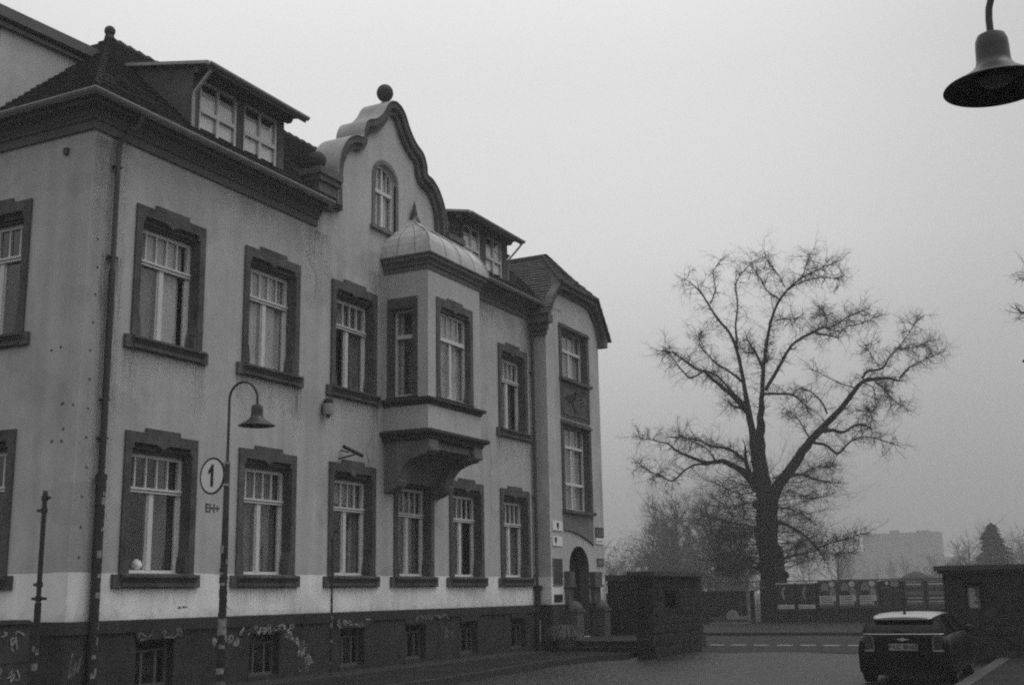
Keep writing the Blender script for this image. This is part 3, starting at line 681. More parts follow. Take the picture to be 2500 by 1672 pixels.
for k in (-.5, 0, .5):
    c.tube([(OC+k*HX*u, -HY*u-.002, z+.002) for u, z in prof[:8]], .007, 5, 1)
for k in (.35, .7): c.tube([(OC-HX*u-.002, -HY*u*k, z+.002) for u, z in prof[:8]], .007, 5, 1)
for i in (4,): u, z = prof[i]; c.tube([(OC-HX*u, 0, z), (OC-HX*u, -HY*u, z), (OC+HX*u, -HY*u, z)], .006, 5, 1)
c.build('oriel_roof', [mat('sheet_metal_pale', 0.45, 0.55, metal=.15, noise=.2, nscale=1.4, streak=.15), pipe_m], orl, base=BB)
c = MB(); c.lathe([(.16, -.1), (.13, .02), (.08, .08), (.085, .14), (.06, .26), (.035, .4), (.001, .52)], (OC-.04, -.1, 11.66), 12); c.tube([(OC-.04, -.1, 11.72), (OC-.04, .0, 11.7)], .05, 8); c.build('finial', pipe_m, orl, base=BB, smooth=True)
# oriel windows (as its sub-parts: one mesh each)
def oriel_window(mp, hw, ow, zt, zb, mull, two, name='window'):
    s = WB(mp); it, ib = zt-.30, zb+.03; P, D, y1 = -.035, .22, .14
    for sg in (-1, 1):
        a, b = sorted((sg*ow, sg*hw)); s.box(a, b, P, D, ib, it, 0)
        if two: s.prism([(sg*(hw+.01), ib), (sg*(hw-.06), ib), (sg*(hw-.06), ib+.14), (sg*hw, ib+.4), (sg*(hw+.01), ib+.4)], 'y', P+.01, D-.06, 0)
    if two:
        s.prism([(-ow, it), (-hw+.05, it), (-hw+.05, it+.1), (-.14, it+.1), (0, it+.03), (.14, it+.1), (hw-.05, it+.1), (hw-.05, it), (ow, it), (ow, zt), (.4, zt), (.4, zt+.07), (-.4, zt+.07), (-.4, zt), (-ow, zt)], 'y', P, D, 0); s.box(-hw+.05, hw-.05, .05, D, it, it+.1, 0)
    else:
        s.box(-ow, ow, P, D, it, zt, 0); s.box(-hw-.05, hw+.05, P-.05, P, it+.02, it+.09, 0)
    s.box(-ow-.02, ow+.02, P-.01, D, zb, ib, 0)
    fw = .06; h = it-ib; ztr = it-h*.31
    s.box(-hw, -hw+fw, y1, y1+.07, ib, it, 1); s.box(hw-fw, hw, y1, y1+.07, ib, it, 1); s.box(-hw+fw, hw-fw, y1, y1+.07, it-fw, it, 1); s.box(-hw+fw, hw-fw, y1-.03, y1+.07, ib, ib+fw, 1)
    s.box(-hw+fw, hw-fw, y1-.035, y1+.07, ztr-.05, ztr+.045, 1)
    if two: s.box(-.05, .05, y1-.006, y1+.07, ib+fw, ztr-.05, 1)
    for i in range(1, mull+1):
        x = -hw+fw+(2*hw-2*fw)*i/(mull+1); s.box(x-.014, x+.014, y1+.01, y1+.05, ztr+.045, it-fw, 1)
    s.poly([(-hw+.01, y1+.04, ib+.01), (hw-.01, y1+.04, ib+.01), (hw-.01, y1+.04, it-.01), (-hw+.01, y1+.04, it-.01)], 2)
    I = [(-hw-.1, .5), (hw+.1, .5)]
    s.fin().build(name, [stone, white, glass], orl, base=BB)
    q = WB(mp); n_ = int(2*hw/.035)
    for k in range(n_):
        a, b = -hw+2*hw*k/n_, -hw+2*hw*(k+1)/n_
        if not two and k > n_*.25: break
        f_ = lambda i: y1+.13+.016*math.sin(i*1.4+.7*math.sin(i*.4))
        q.poly([(a, f_(k), ib), (b, f_(k+1), ib), (b, f_(k+1), it), (a, f_(k), it)])
    q.fin().build('curtain', curt, orl, base=BB)
oriel_window(win_local((OC-.02, OY), 0, False, None), .78, .94, 9.15, 6.575, 4, True)
oriel_window(win_local((OX0, -.56), 0, True, None), .30, .44, 9.13, 6.575, 0, False)
c = MB(); c.box(OX0+.5, OX1-.4, OY+.8, -.3, 5.9, 9.8); c.build('interior', dark_i, orl, base=BB)

# ---- stair tower
TX0, TX1, TY = 33.35, 37.68, -.5; TC = (TX0+TX1)/2
T = MB()
dx0, dx1, dsp = 34.72, 36.30, 2.55
door_h = [(dx0, .40), (dx1, .40), (dx1, dsp)]+[((dx0+dx1)/2+(dx1-dx0)/2*math.cos(math.pi*k/12), dsp+.68*math.sin(math.pi*k/12)) for k in range(1, 12)]+[(dx0, dsp)]
oT = [(TX0, .1), (TX1, .1), (TX1, 10.25), (TX1-.35, 10.9), (TX1-.95, 11.38), (TX1-1.3, 11.42), (TX0+1.3, 11.42), (TX0+.95, 11.38), (TX0+.35, 10.9), (TX0, 10.25)]
T.holes(oT, [rect(34.42, 36.66, 8.52, 10.40), rect(34.42, 36.66, 4.25, 7.22), door_h], TY, .35, 0, 1)
T.poly([(TX0, TY, .1), (TX0, 3, .1), (TX0, 3, 10.5), (TX0, TY, 10.5)]); T.poly([(TX1, TY, .1), (TX1, 6.5, .1), (TX1, 6.5, 10.5), (TX1, TY, 10.5)])
tw = T.build('stair_tower', [plaster, stone], bld)
T = MB(); T.box(TX0-.03, dx0, TY-.04, TY, -.05, 1.42); T.box(TX0-.03, TX0, TY, 0, -.05, 1.42); T.build('tower_plinth', plinth_m, tw, base=BB)
T = MB(); T.box(dx1, TX1+.03, TY-.04, TY, -.05, 1.42); T.build('tower_plinth', plinth_m, tw, base=BB)
def tower_window(zb, zt, rails, name='window'):
    s = MB(); x0, x1 = 34.42, 36.66; y = TY
    s.box(x0-.08, x0+.1, y-.04, y+.3, zb, zt, 0); s.box(x1-.1, x1+.08, y-.04, y+.3, zb, zt, 0)
    s.box(x0-.08, x1+.08, y-.04, y+.3, zt, zt+.1, 0); s.box(x0-.1, x1+.1, y-.09, y-.041, zt-.04, zt+.03, 0)
    s.box(x0-.12, x1+.12, y-.14, y+.3, zb-.1, zb, 0)
    a, b = x0+.1, x1-.1; Y = y+.2
    s.box(a, a+.07, Y, Y+.07, zb, zt, 1); s.box(b-.07, b, Y, Y+.07, zb, zt, 1); s.box(a+.07, b-.07, Y, Y+.07, zt-.07, zt, 1); s.box(a+.07, b-.07, Y, Y+.07, zb, zb+.07, 1)
    for r_ in rails: s.box(a+.07, b-.07, Y-.02, Y+.07, r_-.045, r_+.045, 1)
    c = (a+b)/2; s.box(c-.04, c+.04, Y-.003, Y+.065, zb+.07, rails[0]-.045, 1)
    for k in (1, 2, 3): x = a+(b-a)*k/4; s.box(x-.02, x+.02, Y+.01, Y+.06, rails[0]+.045, zt-.07, 1)
    s.poly([(a+.01, Y+.04, zb+.01), (b-.01, Y+.04, zb+.01), (b-.01, Y+.04, zt-.01), (a+.01, Y+.04, zt-.01)], 2)
    o = s.build(name, [stone, white, glass], tw, base=BB)
    q = MB(); n_ = 50
    for k in range(n_):
        p0, p1 = a+(b-a)*k/n_, a+(b-a)*(k+1)/n_; f_ = lambda i: Y+.14+.02*math.sin(i*1.4+.7*math.sin(i*.4)); q.poly([(p0, f_(k), zb), (p1, f_(k+1), zb), (p1, f_(k+1), zt), (p0, f_(k), zt)])
    q.build('curtain', curt, tw, base=BB)
tower_window(8.62, 10.32, [9.62]); tower_window(4.35, 7.14, [6.42, 5.22])
# carved panel with relief crest between the tower windows
s = MB(); s.box(34.36, 36.72, TY-.03, TY, 7.32, 8.50); s.box(34.50, 36.58, TY-.05, TY-.03, 7.42, 7.46); s.box(34.50, 36.58, TY-.05, TY-.03, 8.36, 8.40); s.box(34.50, 34.54, TY-.05, TY-.03, 7.46, 8.36); s.box(36.54, 36.58, TY-.05, TY-.03, 7.46, 8.36)
for k in range(5):
    a = .25+k*.22; s.tube([(35.54-a*.8, TY-.045, 8.2-.05*k), (35.54-a*.4, TY-.05, 8.28-.1*k), (35.54, TY-.05, 8.18-.1*k), (35.54+a*.4, TY-.05, 8.28-.1*k), (35.54+a*.8, TY-.045, 8.2-.05*k)], .018, 5)
s.prism([(35.3, 7.95), (35.78, 7.95), (35.76, 7.72), (35.54, 7.56), (35.32, 7.72)], 'y', TY-.07, TY-.03)
s.build('carved_panel', stone, tw, base=BB)
# stone apron with arched lower edge over door
s = MB(); ap = [(34.36, 4.22), (36.72, 4.22), (36.72, 3.30)]+[(36.72-2.36*t, 3.30+.42*math.sin(t*math.pi/2)**.9) for t in [k/10 for k in range(1, 11)]]
s.prism(ap, 'y', TY-.025, TY); s.build('stone_apron', stone_l, tw, base=BB)
s = MB(); s.tube([(36.72-2.36*t, TY-.03, 3.29+.42*math.sin(t*math.pi/2)**.9) for t in [k/12 for k in range(0, 13)]], .02, 6); s.build('hood_moulding', stone, tw, base=BB)
# door
s = MB(); s.box(dx0, dx1, TY+.36, TY+.42, .40, 3.25, 0); s.box(dx0+.04, (dx0+dx1)/2-.03, TY+.33, TY+.36, .5, 1.3, 0); s.box((dx0+dx1)/2+.03, dx1-.04, TY+.33, TY+.36, .5, 1.3, 0); s.box(dx0+.1, (dx0+dx1)/2-.08, TY+.34, TY+.36, 1.45, 2.4, 1); s.box((dx0+dx1)/2+.08, dx1-.1, TY+.34, TY+.36, 1.45, 2.4, 1)
s.box((dx0+dx1)/2+.04, (dx0+dx1)/2+.07, TY+.28, TY+.33, 1.35, 1.5, 2); s.build('door', [mat('door_wood', .02, .5), glass, zinc], tw, base=BB)
# impost blocks, consoles and low rounded cheeks beside the door
for (a, b_) in ((dx0-.42, dx0-.02), (dx1+.02, dx1+.62)):
    s = MB(); s.box(a, b_, TY-.2, TY-.001, 2.0, 2.42); s.box(a-.04, b_+.04, TY-.24, TY-.001, 1.93, 2.0); s.box(a+.03, b_-.03, TY-.14, TY-.001, 1.42, 1.93); s.build('door_console', stone, tw, base=BB)
for x in (dx0-.25, dx1+.35):
    s = MB(); s.box(x-.25, x+.25, TY-.45, TY-.04, .3, 1.18); s.box(x-.29, x+.29, TY-.49, TY-.04, 1.18, 1.26); s.lathe([(.24, 0), (.24, .04), (.2, .12), (.13, .2), (.05, .25), (.001, .26)], (x, TY-.27, 1.26), 16); s.build('stair_cheek', stone, tw, base=BB)
# tower cornice: follows the clipped gable
ct = [(TX0-.0, 10.22), (TX0+.36, 10.95), (TX0+.75, 11.28), (TX0+1.1, 11.38), (TX1-1.1, 11.38), (TX1-.75, 11.28), (TX1-.36, 10.95), (TX1, 10.22)]
outc = [(TX0-.32, 10.40), (TX0+.12, 11.14), (TX0+.62, 11.60), (TX0+1.05, 11.66), (TX1-1.05, 11.66), (TX1-.62, 11.60), (TX1-.12, 11.14), (TX1+.32, 10.40)]
s = MB()
mid = [((a[0]+b[0])/2, (a[1]+b[1])/2) for a, b in zip(ct, outc)]
for k in range(7):
    s.prism([ct[k], ct[k+1], mid[k+1], mid[k]], 'y', TY-.07, TY-.001)
    s.prism([mid[k], mid[k+1], outc[k+1], outc[k]], 'y', TY-.26, TY-.001)
s.box(TX0-.34, TX0, TY-.27, 1.0, 10.16, 10.42); s.box(TX0-.2, TX0, TY-.12, 1.0, 9.96, 10.16); s.box(TX0-.1, TX0, TY-.06, 1.0, 9.8, 9.96)
s.box(TX1, TX1+.3, TY-.25, 3.0, 10.16, 10.42)
s.build('tower_cornice', cornice_m, tw, base=BB)
# tower roof
s = MB(); ty0 = TY-.32; pk = (TC, .52, 13.05)
A = (TX0-.40, ty0, 10.42); Bp = (TX0+.62, ty0, 11.66); Cp = (TX1-.62, ty0, 11.66); Dp = (TX1+.40, ty0, 10.42)
courses(s, [(TX0-.40, 4, 10.42), A, Bp, pk, (TC, 4, 13.05)][0:2]+[Bp, pk, (TC, 4, 13.05)], seed=7, lift=.045, step=.17, chunk=.28)
courses(s, [Bp, Cp, pk], seed=8, lift=.04)
courses(s, [Dp, (TX1+.40, 4, 10.42), (TC, 4, 13.05), pk, Cp], seed=9, lift=.045)
s.build('tower_roof', tile_m, tw, base=BB)
ridge_tiles('ridge_tiles', Bp, pk, tw, .07); ridge_tiles('ridge_tiles', Cp, pk, tw, .07); ridge_tiles('ridge_tiles', pk, (TC, 4, 13.05), tw, .07)
ridge_tiles('ridge_tiles', Cp, Dp, tw, .05)

# ---- downpipes (parts of the building)
def bracket_ring(mb, x, y, z): mb.box(x-.075, x+.11, y-.02, y+.1, z-.015, z+.015)
p = MB(); p.tube([(15.62, -.44, 10.78), (15.62, -.40, 10.6), (15.60, -.36, 10.5), (15.45, -.12, 10.22), (15.42, -.10, 10.1), (15.42, -.10, 7.7)], .05, 10, 0)
p.tube([(15.42, -.10, 7.7), (15.42, -.10, 3.9)], .062, 10, 1); p.tube([(15.42, -.11, 3.9), (15.42, -.11, .1)], .085, 12, 1); p.lathe([(.1, 0), (.1, .1)], (15.42, -.11, 3.85), 12, 1)
p.tube([(15.42, -.10, 10.3), (15.42, -.10, 10.26)], .055, 10, 0)
for z in (9.7, 7.95, 5.3, 4.6): bracket_ring(p, 15.42, -.10, z)
p.build('downpipe', [pipe_m, iron], bld, smooth=True)
r = random.Random(5); st = MB()
for k in range(26):
    z = .35+3.3*r.random()**1.0; h = r.uniform(.04, .13); a0 = r.uniform(-2.6, -1.0); a1 = a0+r.uniform(.7, 1.4); n_ = 5
    for j in range(n_):
        t0, t1 = a0+(a1-a0)*j/n_, a0+(a1-a0)*(j+1)/n_; rr = .087+.0012*r.random(); f_ = lambda t, zz: (15.42+rr*math.cos(t), -.11+rr*math.sin(t), zz); st.poly([f_(t0, z), f_(t1, z), f_(t1, z+h), f_(t0, z+h)], 0 if k % 3 else 1)
st.build('pipe_stickers', [sticker, sticker_d], bld)
p = MB(); p.tube([(33.12, -.44, 10.74), (33.12, -.42, 10.5), (33.16, -.14, 10.1), (33.18, -.1, 9.9), (33.18, -.1, 1.9)], .05, 10, 0); p.tube([(33.18, -.11, 1.95), (33.18, -.11, .05)], .085, 12, 1)
p.box(33.02, 33.3, -.5, -.3, 10.35, 10.6, 0)
for z in (8.6, 6.4, 4.7, 2.3): bracket_ring(p, 33.18, -.1, z)
p.box(33.08, 33.28, -.23, -.02, 1.85, 2.0, 1); p.box(33.06, 33.14, -.215, -.2, .25, .95, 2)
p.build('downpipe', [pipe_m, iron, sticker], bld, smooth=True)

# ---- sprayed tags on the plinth (paint lying on the wall)
def scribble(mb, x, z, w, h, n, seed, wd=.016, mi=0, y=-.034, arc=0.0):
    r = random.Random(seed)
    for k in range(n):
        cx = x+w*(k+.5)/n; cz = z+arc*math.sin(math.pi*(k+.5)/n); ww = w/n*.62
        pts = []; m_ = r.randint(4, 6); 
        for j in range(m_): pts.append((cx+r.uniform(-ww, ww), cz+r.uniform(-h/2, h/2), 0))
        L_ = smooth_line(pts, 5)
        for a, b in zip(L_[:-1], L_[1:]):
            d = b-a
            if d.length < 1e-4: continue
            nn = Vector((-d.y, d.x, 0)).normalized()*1.35*wd*r.uniform(.7, 1.2)
            mb.poly([(a.x-nn.x, y-k*.0004, a.y-nn.y), (b.x-nn.x, y-k*.0004, b.y-nn.y), (b.x+nn.x, y-k*.0004, b.y+nn.y), (a.x+nn.x, y-k*.0004, a.y+nn.y)], mi)
g = MB()
scribble(g, 19.35, 1.13, 1.75, .2, 8, 1, .019, 0, -.080); scribble(g, 16.55, 1.13, .9, .16, 4, 2, .012, 1, -.080); scribble(g, 17.25, 1.15, .45, .22, 3, 3, .01, 1, -.080)
scribble(g, 22.75, 1.15, 1.3, .2, 6, 4, .014, 0, -.080); scribble(g, 26.1, 1.2, 1.7, .18, 8, 5, .012, 1, -.080); scribble(g, 18.6, .95, .8, .2, 4, 8, .017, 0)
for k, (x, z) in enumerate([(20.95, 1.0), (21.15, .88), (21.35, .78), (21.5, .7), (21.45, .58), (21.65, .5), (21.7, .38), (21.5, .28)]): scribble(g, x-.12, z, .3, .14, 2, 20+k, .02, 0)
scribble(g, 15.0, .75, .3, .6, 2, 31, .012, 1); scribble(g, 27.6, .75, .5, .3, 3, 33, .01, 1)
g.build('graffiti', [graf, graf2], bld)
g = MB(); text_mb('EH+', .24, g, lambda u, v, d: (18.48+u, -.004-d, 3.52+v)); g.build('wall_tag', mat('dark_marker', .06, .9), bld)
g = MB(); scribble(g, 17.6, 1.62, .3, .05, 2, 44, .006, 0, -.006); g.build('wall_scratch', mat('dark_marker', .06, .9), bld)
_t = (15.65-.45)  # small bright ornament standing behind the lowest-left pane
def ray_y(px, py, Y):
    d = cr*((px-1250)/2882.53)-cu*((py-836)/2882.53)+cf; return CAMP+d*((Y-CAMP.y)/d.y)
_p = ray_y(333, 1377, .34); s = MB(); s.lathe([(.001, 0), (.05, 0), (.09, .04), (.10, .1), (.07, .16), (.03, .19), (.001, .2)], (_p.x, _p.y, _p.z-.1), 14); s.box(_p.x-.3, _p.x+.3, .31, .52, _p.z-.14, _p.z-.1, 1)
tag(s.build('ornament', [mat('white_ceramic', .9, .3), white_d], loc=(_p.x, _p.y, _p.z), smooth=True), 'small bright white ornament inside the ground-floor window nearest the corner', 'ornament')
# fixing marks left on the wall beside the corner
g = MB(); r = random.Random(8)
for k in range(12):
    z = 2.5+k*.52; x = 15.13+r.uniform(-.04, .04); g.poly([(x+.03*math.cos(t)*r.uniform(.6, 1.2), -.003, z+.03*math.sin(t)*r.uniform(.6, 1.2)) for t in [k2*math.pi/4 for k2 in range(8)]])
for k in range(7):
    z = r.uniform(4.2, 6.6); yy = r.uniform(.1, .9); g.poly([(X0-.003, yy+.035*math.cos(t)*r.uniform(.6, 1.2), z+.03*math.sin(t)*r.uniform(.6, 1.2)) for t in [k2*math.pi/4 for k2 in range(8)]])
g.box(14.84, 14.9, .62, .72, 9.9, 10.02)
g.build('wall_marks', mat('wall_mark', .07, .9), bld)

SM = bpy.data.materials.new('rain_stain'); SM.use_nodes = True; N = SM.node_tree; N.nodes.clear(); L = N.links.new
at_ = N.nodes.new('ShaderNodeAttribute'); at_.attribute_name = 'cover'; ge = N.nodes.new('ShaderNodeNewGeometry'); mp_ = N.nodes.new('ShaderNodeMapping'); mp_.inputs['Scale'].default_value = (22, 22, 1.6); L(ge.outputs['Position'], mp_.inputs[0])
nn_ = N.nodes.new('ShaderNodeTexNoise'); nn_.inputs['Scale'].default_value = 1; nn_.inputs['Detail'].default_value = 4; L(mp_.outputs[0], nn_.inputs['Vector']); r_ = N.nodes.new('ShaderNodeMapRange'); r_.inputs[1].default_value = .38; r_.inputs[2].default_value = .68; L(nn_.outputs[0], r_.inputs[0])
ml = N.nodes.new('ShaderNodeMath'); ml.operation = 'MULTIPLY'; L(at_.outputs['Fac'], ml.inputs[0]); L(r_.outputs[0], ml.inputs[1]); t_ = N.nodes.new('ShaderNodeBsdfTransparent'); d_ = N.nodes.new('ShaderNodeBsdfDiffuse'); d_.inputs[0].default_value = (.07, .07, .07, 1)
mx_ = N.nodes.new('ShaderNodeMixShader'); L(ml.outputs[0], mx_.inputs[0]); L(t_.outputs[0], mx_.inputs[1]); L(d_.outputs[0], mx_.inputs[2]); oo_ = N.nodes.new('ShaderNodeOutputMaterial'); L(mx_.outputs[0], oo_.inputs[0])
def stain(x0, x1, zt, zb, a, y=-.004):
    V = []; F = []; A = []; nx, nz = 6, 6
    for i in range(nx+1):
        for j in range(nz+1):
            u, v = i/nx, j/nz; V.append((x0+(x1-x0)*u-bld.location.x, y, zt+(zb-zt)*v)); A.append(a*(1-v)**1.3*math.sin(math.pi*(u*.9+.05))**.6)
    for i in range(nx):
        for j in range(nz): q = i*(nz+1)+j; F.append((q, q+nz+1, q+nz+2, q+1))
    me = bpy.data.meshes.new('rain_stain'); me.from_pydata(V, [], F); me.materials.append(SM); at = me.attributes.new('cover', 'FLOAT', 'POINT'); at.data.foreach_set('value', A); o = bpy.data.objects.new('rain_stain', me); COL.objects.link(o); o.parent = bld
r = random.Random(12)
for c in UP:
    for sg in (-1, 1): stain(c+sg*.95-.2, c+sg*.95+.2, 6.36, 6.36-r.uniform(.7, 1.35), r.uniform(.35, .7))
    stain(c-.8, c+.8, 6.36, 6.0-r.uniform(.1, .5), r.uniform(.25, .45))
for c in WC:
    stain(c-1.1, c+1.1, 1.97, 1.5, r.uniform(.25, .5))
stain(14.95, 15.75, 10.2, 8.2, .4); stain(15.2, 15.75, 8.0, 3.2, .6); stain(21.3, 22.3, 10.2, 8.9, .5); stain(23.9, 24.65, 9.8, 7.9, .35); stain(27.5, 28.4, 10.2, 8.8, .4); stain(32.6, 33.3, 10.2, 7.5, .5); stain(18.3, 20.2, 10.25, 9.7, .3); stain(29, 31, 10.25, 9.7, .3)
def crack(pts, name='wall_crack'):
    g = MB(); r = random.Random(len(pts)*7+int(pts[0][0]*10)); L_ = []
    for a, b in zip(pts[:-1], pts[1:]):
        for k in range(6): L_.append(Vector((a[0]+(b[0]-a[0])*k/6+r.uniform(-.03, .03), 0, a[1]+(b[1]-a[1])*k/6+r.uniform(-.03, .03))))
    for a, b in zip(L_[:-1], L_[1:]):
        d = (b-a).normalized(); n_ = Vector((-d.z, 0, d.x))*r.uniform(.003, .008); g.poly([a-n_-Vector((0, .005, 0)), b-n_-Vector((0, .005, 0)), b+n_-Vector((0, .005, 0)), a+n_-Vector((0, .005, 0))])
    g.build(name, mat('crack_dark', .08, .95), bld)
crack([(21.4, 9.6), (21.8, 9.1), (21.7, 8.4)]); crack([(24.2, 5.6), (23.9, 5.2), (24.3, 4.6), (24.2, 4.0)]); crack([(30.2, 6.3), (30.5, 5.6), (30.3, 5.0)]); crack([(19.0, 2.0), (18.9, 1.75), (19.1, 1.5)])
# ================================================================== fittings on the facade
a = empty('alarm_siren', (22.15, -.02, 5.95), 'small pale cylindrical alarm siren with dark cap on the wall under the third upper window', 'siren')
s = MB(); s.lathe([(.001, 0), (.11, 0), (.115, .02), (.115, .26), (.001, .26)], (22.15, -.14, 5.86), 16); s.build('body', mat('siren_body', .3, .5), a, smooth=True)
s = MB(); s.lathe([(.118, 0), (.118, .05), (.09, .1), (.001, .12)], (22.15, -.14, 6.12), 16); s.lathe([(.001, 0), (.06, 0), (.05, .04), (.04, .06)], (22.15, -.14, 5.79), 12); s.build('cap', sign_k, a, smooth=True)
s = MB(); s.box(22.08, 22.22, -.05, 0, 5.9, 6.1); s.build('mount', sign_k, a)
a = empty('security_camera', (22.85, 0, 5.0), 'dark tube security camera on a forked arm above the third lower window', 'camera')
s = MB(); s.tube([(22.8, 0, 4.92), (22.8, -.2, 4.94), (22.92, -.36, 5.0)], .022, 8); s.tube([(22.85, -.02, 5.12), (22.9, -.2, 5.06)], .018, 8); s.build('arm', iron, a, smooth=True)
s = MB(); s.tube([(22.55, -.3, 5.16), (23.05, -.5, 4.97)], .045, 12); s.build('body', iron, a, smooth=True)
# plaques round the door
def plaque(x0, x1, z0, z1, label, M, fr=None, detail=None, name='wall_plaque'):
    s = MB(); y = TY; s.box(x0, x1, y-.03, y-.002, z0, z1, 0)
    if fr is not None:
        for q in ((x0-.03, x1+.03, z1, z1+.03), (x0-.03, x1+.03, z0-.03, z0), (x0-.03, x0, z0, z1), (x1, x1+.03, z0, z1)): s.box(q[0], q[1], y-.04, y-.002, q[2], q[3], 1)
    if detail: detail(s, (x0+x1)/2, (z0+z1)/2, y-.032)
    o = s.build(name, [M, fr or sign_k, sign_k], loc=((x0+x1)/2, y, z0)); tag(o, label, 'sign'); return o
def crest(s, x, z, y):
    s.prism([(x-.08, z+.1), (x+.08, z+.1), (x+.08, z-.02), (x, z-.12), (x-.08, z-.02)], 'y', y-.003, y, 2)
def lines(n, w):
    def f(s, x, z, y):
        for k in range(n): s.box(x-w, x+w*(1-.2*(k % 2)), y-.003, y, z+.09-.2*k/n-.012, z+.09-.2*k/n+.006, 2)
    return f
plaque(33.50, 34.22, 3.66, 3.95, 'white plaque with dark crest, uppermost of the signs left of the door', sign_w, detail=crest)
plaque(33.48, 34.18, 3.19, 3.48, 'white plaque with small emblem, second from the top left of the door', sign_w, detail=lambda s, x, z, y: (crest(s, x-.15, z+.02, y), None)[1])
plaque(33.50, 34.10, 2.02, 2.78, 'tall dark notice panel left of the arched door', mat('notice_dark', .05, .4), fr=sign_g, name='notice_panel')
plaque(33.52, 34.10, 1.5, 1.72, 'small dark letter box in the pale band left of the door', mat('box_dark', .02, .5), name='letter_box')
plaque(36.95, 37.55, 3.60, 3.86, 'framed square sign right of the arched door', sign_g, fr=sign_k, detail=lines(4, .17))
plaque(36.93, 37.58, 3.34, 3.54, 'white narrow sign right of the door, just below the framed one', sign_w, detail=lambda s, x, z, y: s.box(x-.25, x+.2, y-.003, y, z-.02, z, 2))
plaque(37.0, 37.5, 2.66, 2.84, 'small grey plate right of the door, lowest of the signs there', sign_g, fr=stone)
# planter by the steps
a = empty('planter', (32.3, -1.4, .12), 'round concrete planter with drooping grassy plant beside the entrance steps', 'planter')
s = MB(); s.lathe([(.001, 0), (.24, 0), (.27, .1), (.29, .42), (.31, .45), (.31, .5), (.26, .5), (.25, .42), (.001, .42)], (32.3, -1.4, .12), 24); s.build('pot', mat('concrete_pot', .10, .9, noise=.2, nscale=6), a, smooth=True)
s = MB(); r = random.Random(4)
for k in range(330):
    an = r.uniform(0, 6.283); L_ = r.uniform(.3, .62); up_z = r.uniform(.1, .36); P0 = Vector((32.3+.15*math.cos(an)*r.random(), -1.4+.15*math.sin(an)*r.random(), .58))
    pts = [P0+Vector((math.cos(an), math.sin(an), 0))*L_*t+Vector((0, 0, up_z*math.sin(t*2.4)-.22*t*t)) for t in (0, .25, .5, .75, 1)]; q = Vector((-math.sin(an), math.cos(an), 0))*.008
    for p0, p1 in zip(pts[:-1], pts[1:]): s.poly([p0-q, p1-q*.8, p1+q*.8, p0+q])
s.build('plant', mat('grassy_leaves', .12, .7, noise=.3, nscale=15), a)
def blocks(mb, ax, at, out, u0, u1, z0, z1, seed, skip=None):
    """rough ashlar facing on a wall plane: ax 'x' or 'y', plane at, sticking out by out"""
    r = random.Random(seed); z = z0; row = 0
    while z < z1-.08:
        h = min(r.choice((.24, .28, .31)), z1-z); u = u0
        while u < u1-.02:
            w_ = min(r.uniform(.32, .68), u1-u)
            if u1-u-w_ < .15: w_ = u1-u
            a, b, c_, d_ = u+.008, u+w_-.008, z+.008, z+h-.008
            if not (skip and b > skip[0] and a < skip[1] and d_ > skip[2] and c_ < skip[3]):
                o_ = [out*r.uniform(.25, 1.0) for _ in range(4)]; m_ = out*r.uniform(.6, 1.6); P_ = [(a, c_), (b, c_), (b, d_), (a, d_)]; Cc = ((a+b)/2+r.uniform(-.05, .05), (c_+d_)/2+r.uniform(-.03, .03))
                W = (lambda q, o: (at-o, q[0], q[1])) if ax == 'x' else (lambda q, o: (q[0], at-o, q[1]))
                for k in range(4):
                    p, q = P_[k], P_[(k+1) % 4]; mb.poly([W(p, o_[k]), W(q, o_[(k+1) % 4]), W(Cc, m_)]); mb.poly([W(p, -.005), W(q, -.005), W(q, o_[(k+1) % 4]), W(p, o_[k])])
            u += w_
        z += h; row += 1
# entrance steps and landing
s = MB(); s.box(32.0, 32.36, -3.9, -.55, -.02, .21); s.box(32.36, 37.7, -3.9, -.55, -.02, .37); s.box(31.97, 32.3, -3.92, -1.78, .21, .235); s.box(32.33, 32.6, -3.92, -.6, .37, .392)
tag(s.build('entrance_steps', mat('step_stone', .032, .8, noise=.3, nscale=3, bump=.4, bscale=30), loc=(32, -3, 0)), 'low dark stone steps and landing in front of the arched door', 'steps')
# courtyard wall behind the landing
s = MB(); s.box(37.72, 38.15, -3.7, -.55, 0, 2.12, 0); s.box(37.64, 38.23, -3.72, -.5, 2.12, 2.32, 1)
blocks(s, 'x', 37.72, .03, -3.7, -.55, 0, 2.12, 4)
tag(s.build('courtyard_wall', [gate_m, stone_d], loc=(37.9, -4, 0)), 'dark block wall between the stair tower and the left gate pier', 'wall')
# gate piers
a = empty('gate_pier', (31.5, -5.1, 0), 'dark blockwork gate pier with flat cap and narrow slit, left of the gateway', 'gate pier', 'gate piers at the end of the lane')
PA, PB, PXE = -4.18, -4.65, 34.85; SL0, SL1, SLB, SLT = 31.86, 32.85, 1.30, 1.77
s = MB(); s.holes(rect(30.8, PXE, 0, 2.12), [rect(SL0, SL1, SLB, SLT)], PB, .3)
s.poly([(30.8, PB, 0), (30.8, PA, 0), (30.8, PA, 2.12), (30.8, PB, 2.12)]); s.poly([(30.8, PA, 0), (PXE, PA, 0), (PXE, PA, 2.12), (30.8, PA, 2.12)]); s.poly([(PXE, PB, 0), (PXE, PA, 0), (PXE, PA, 2.12), (PXE, PB, 2.12)])
blocks(s, 'x', 30.8, .035, PB-.0, PA, 0, 2.12, 5); blocks(s, 'y', PB, .035, 30.8, PXE, 0, 2.12, 6, (SL0, SL1, SLB, SLT))
s.build('pier', gate_m, a)
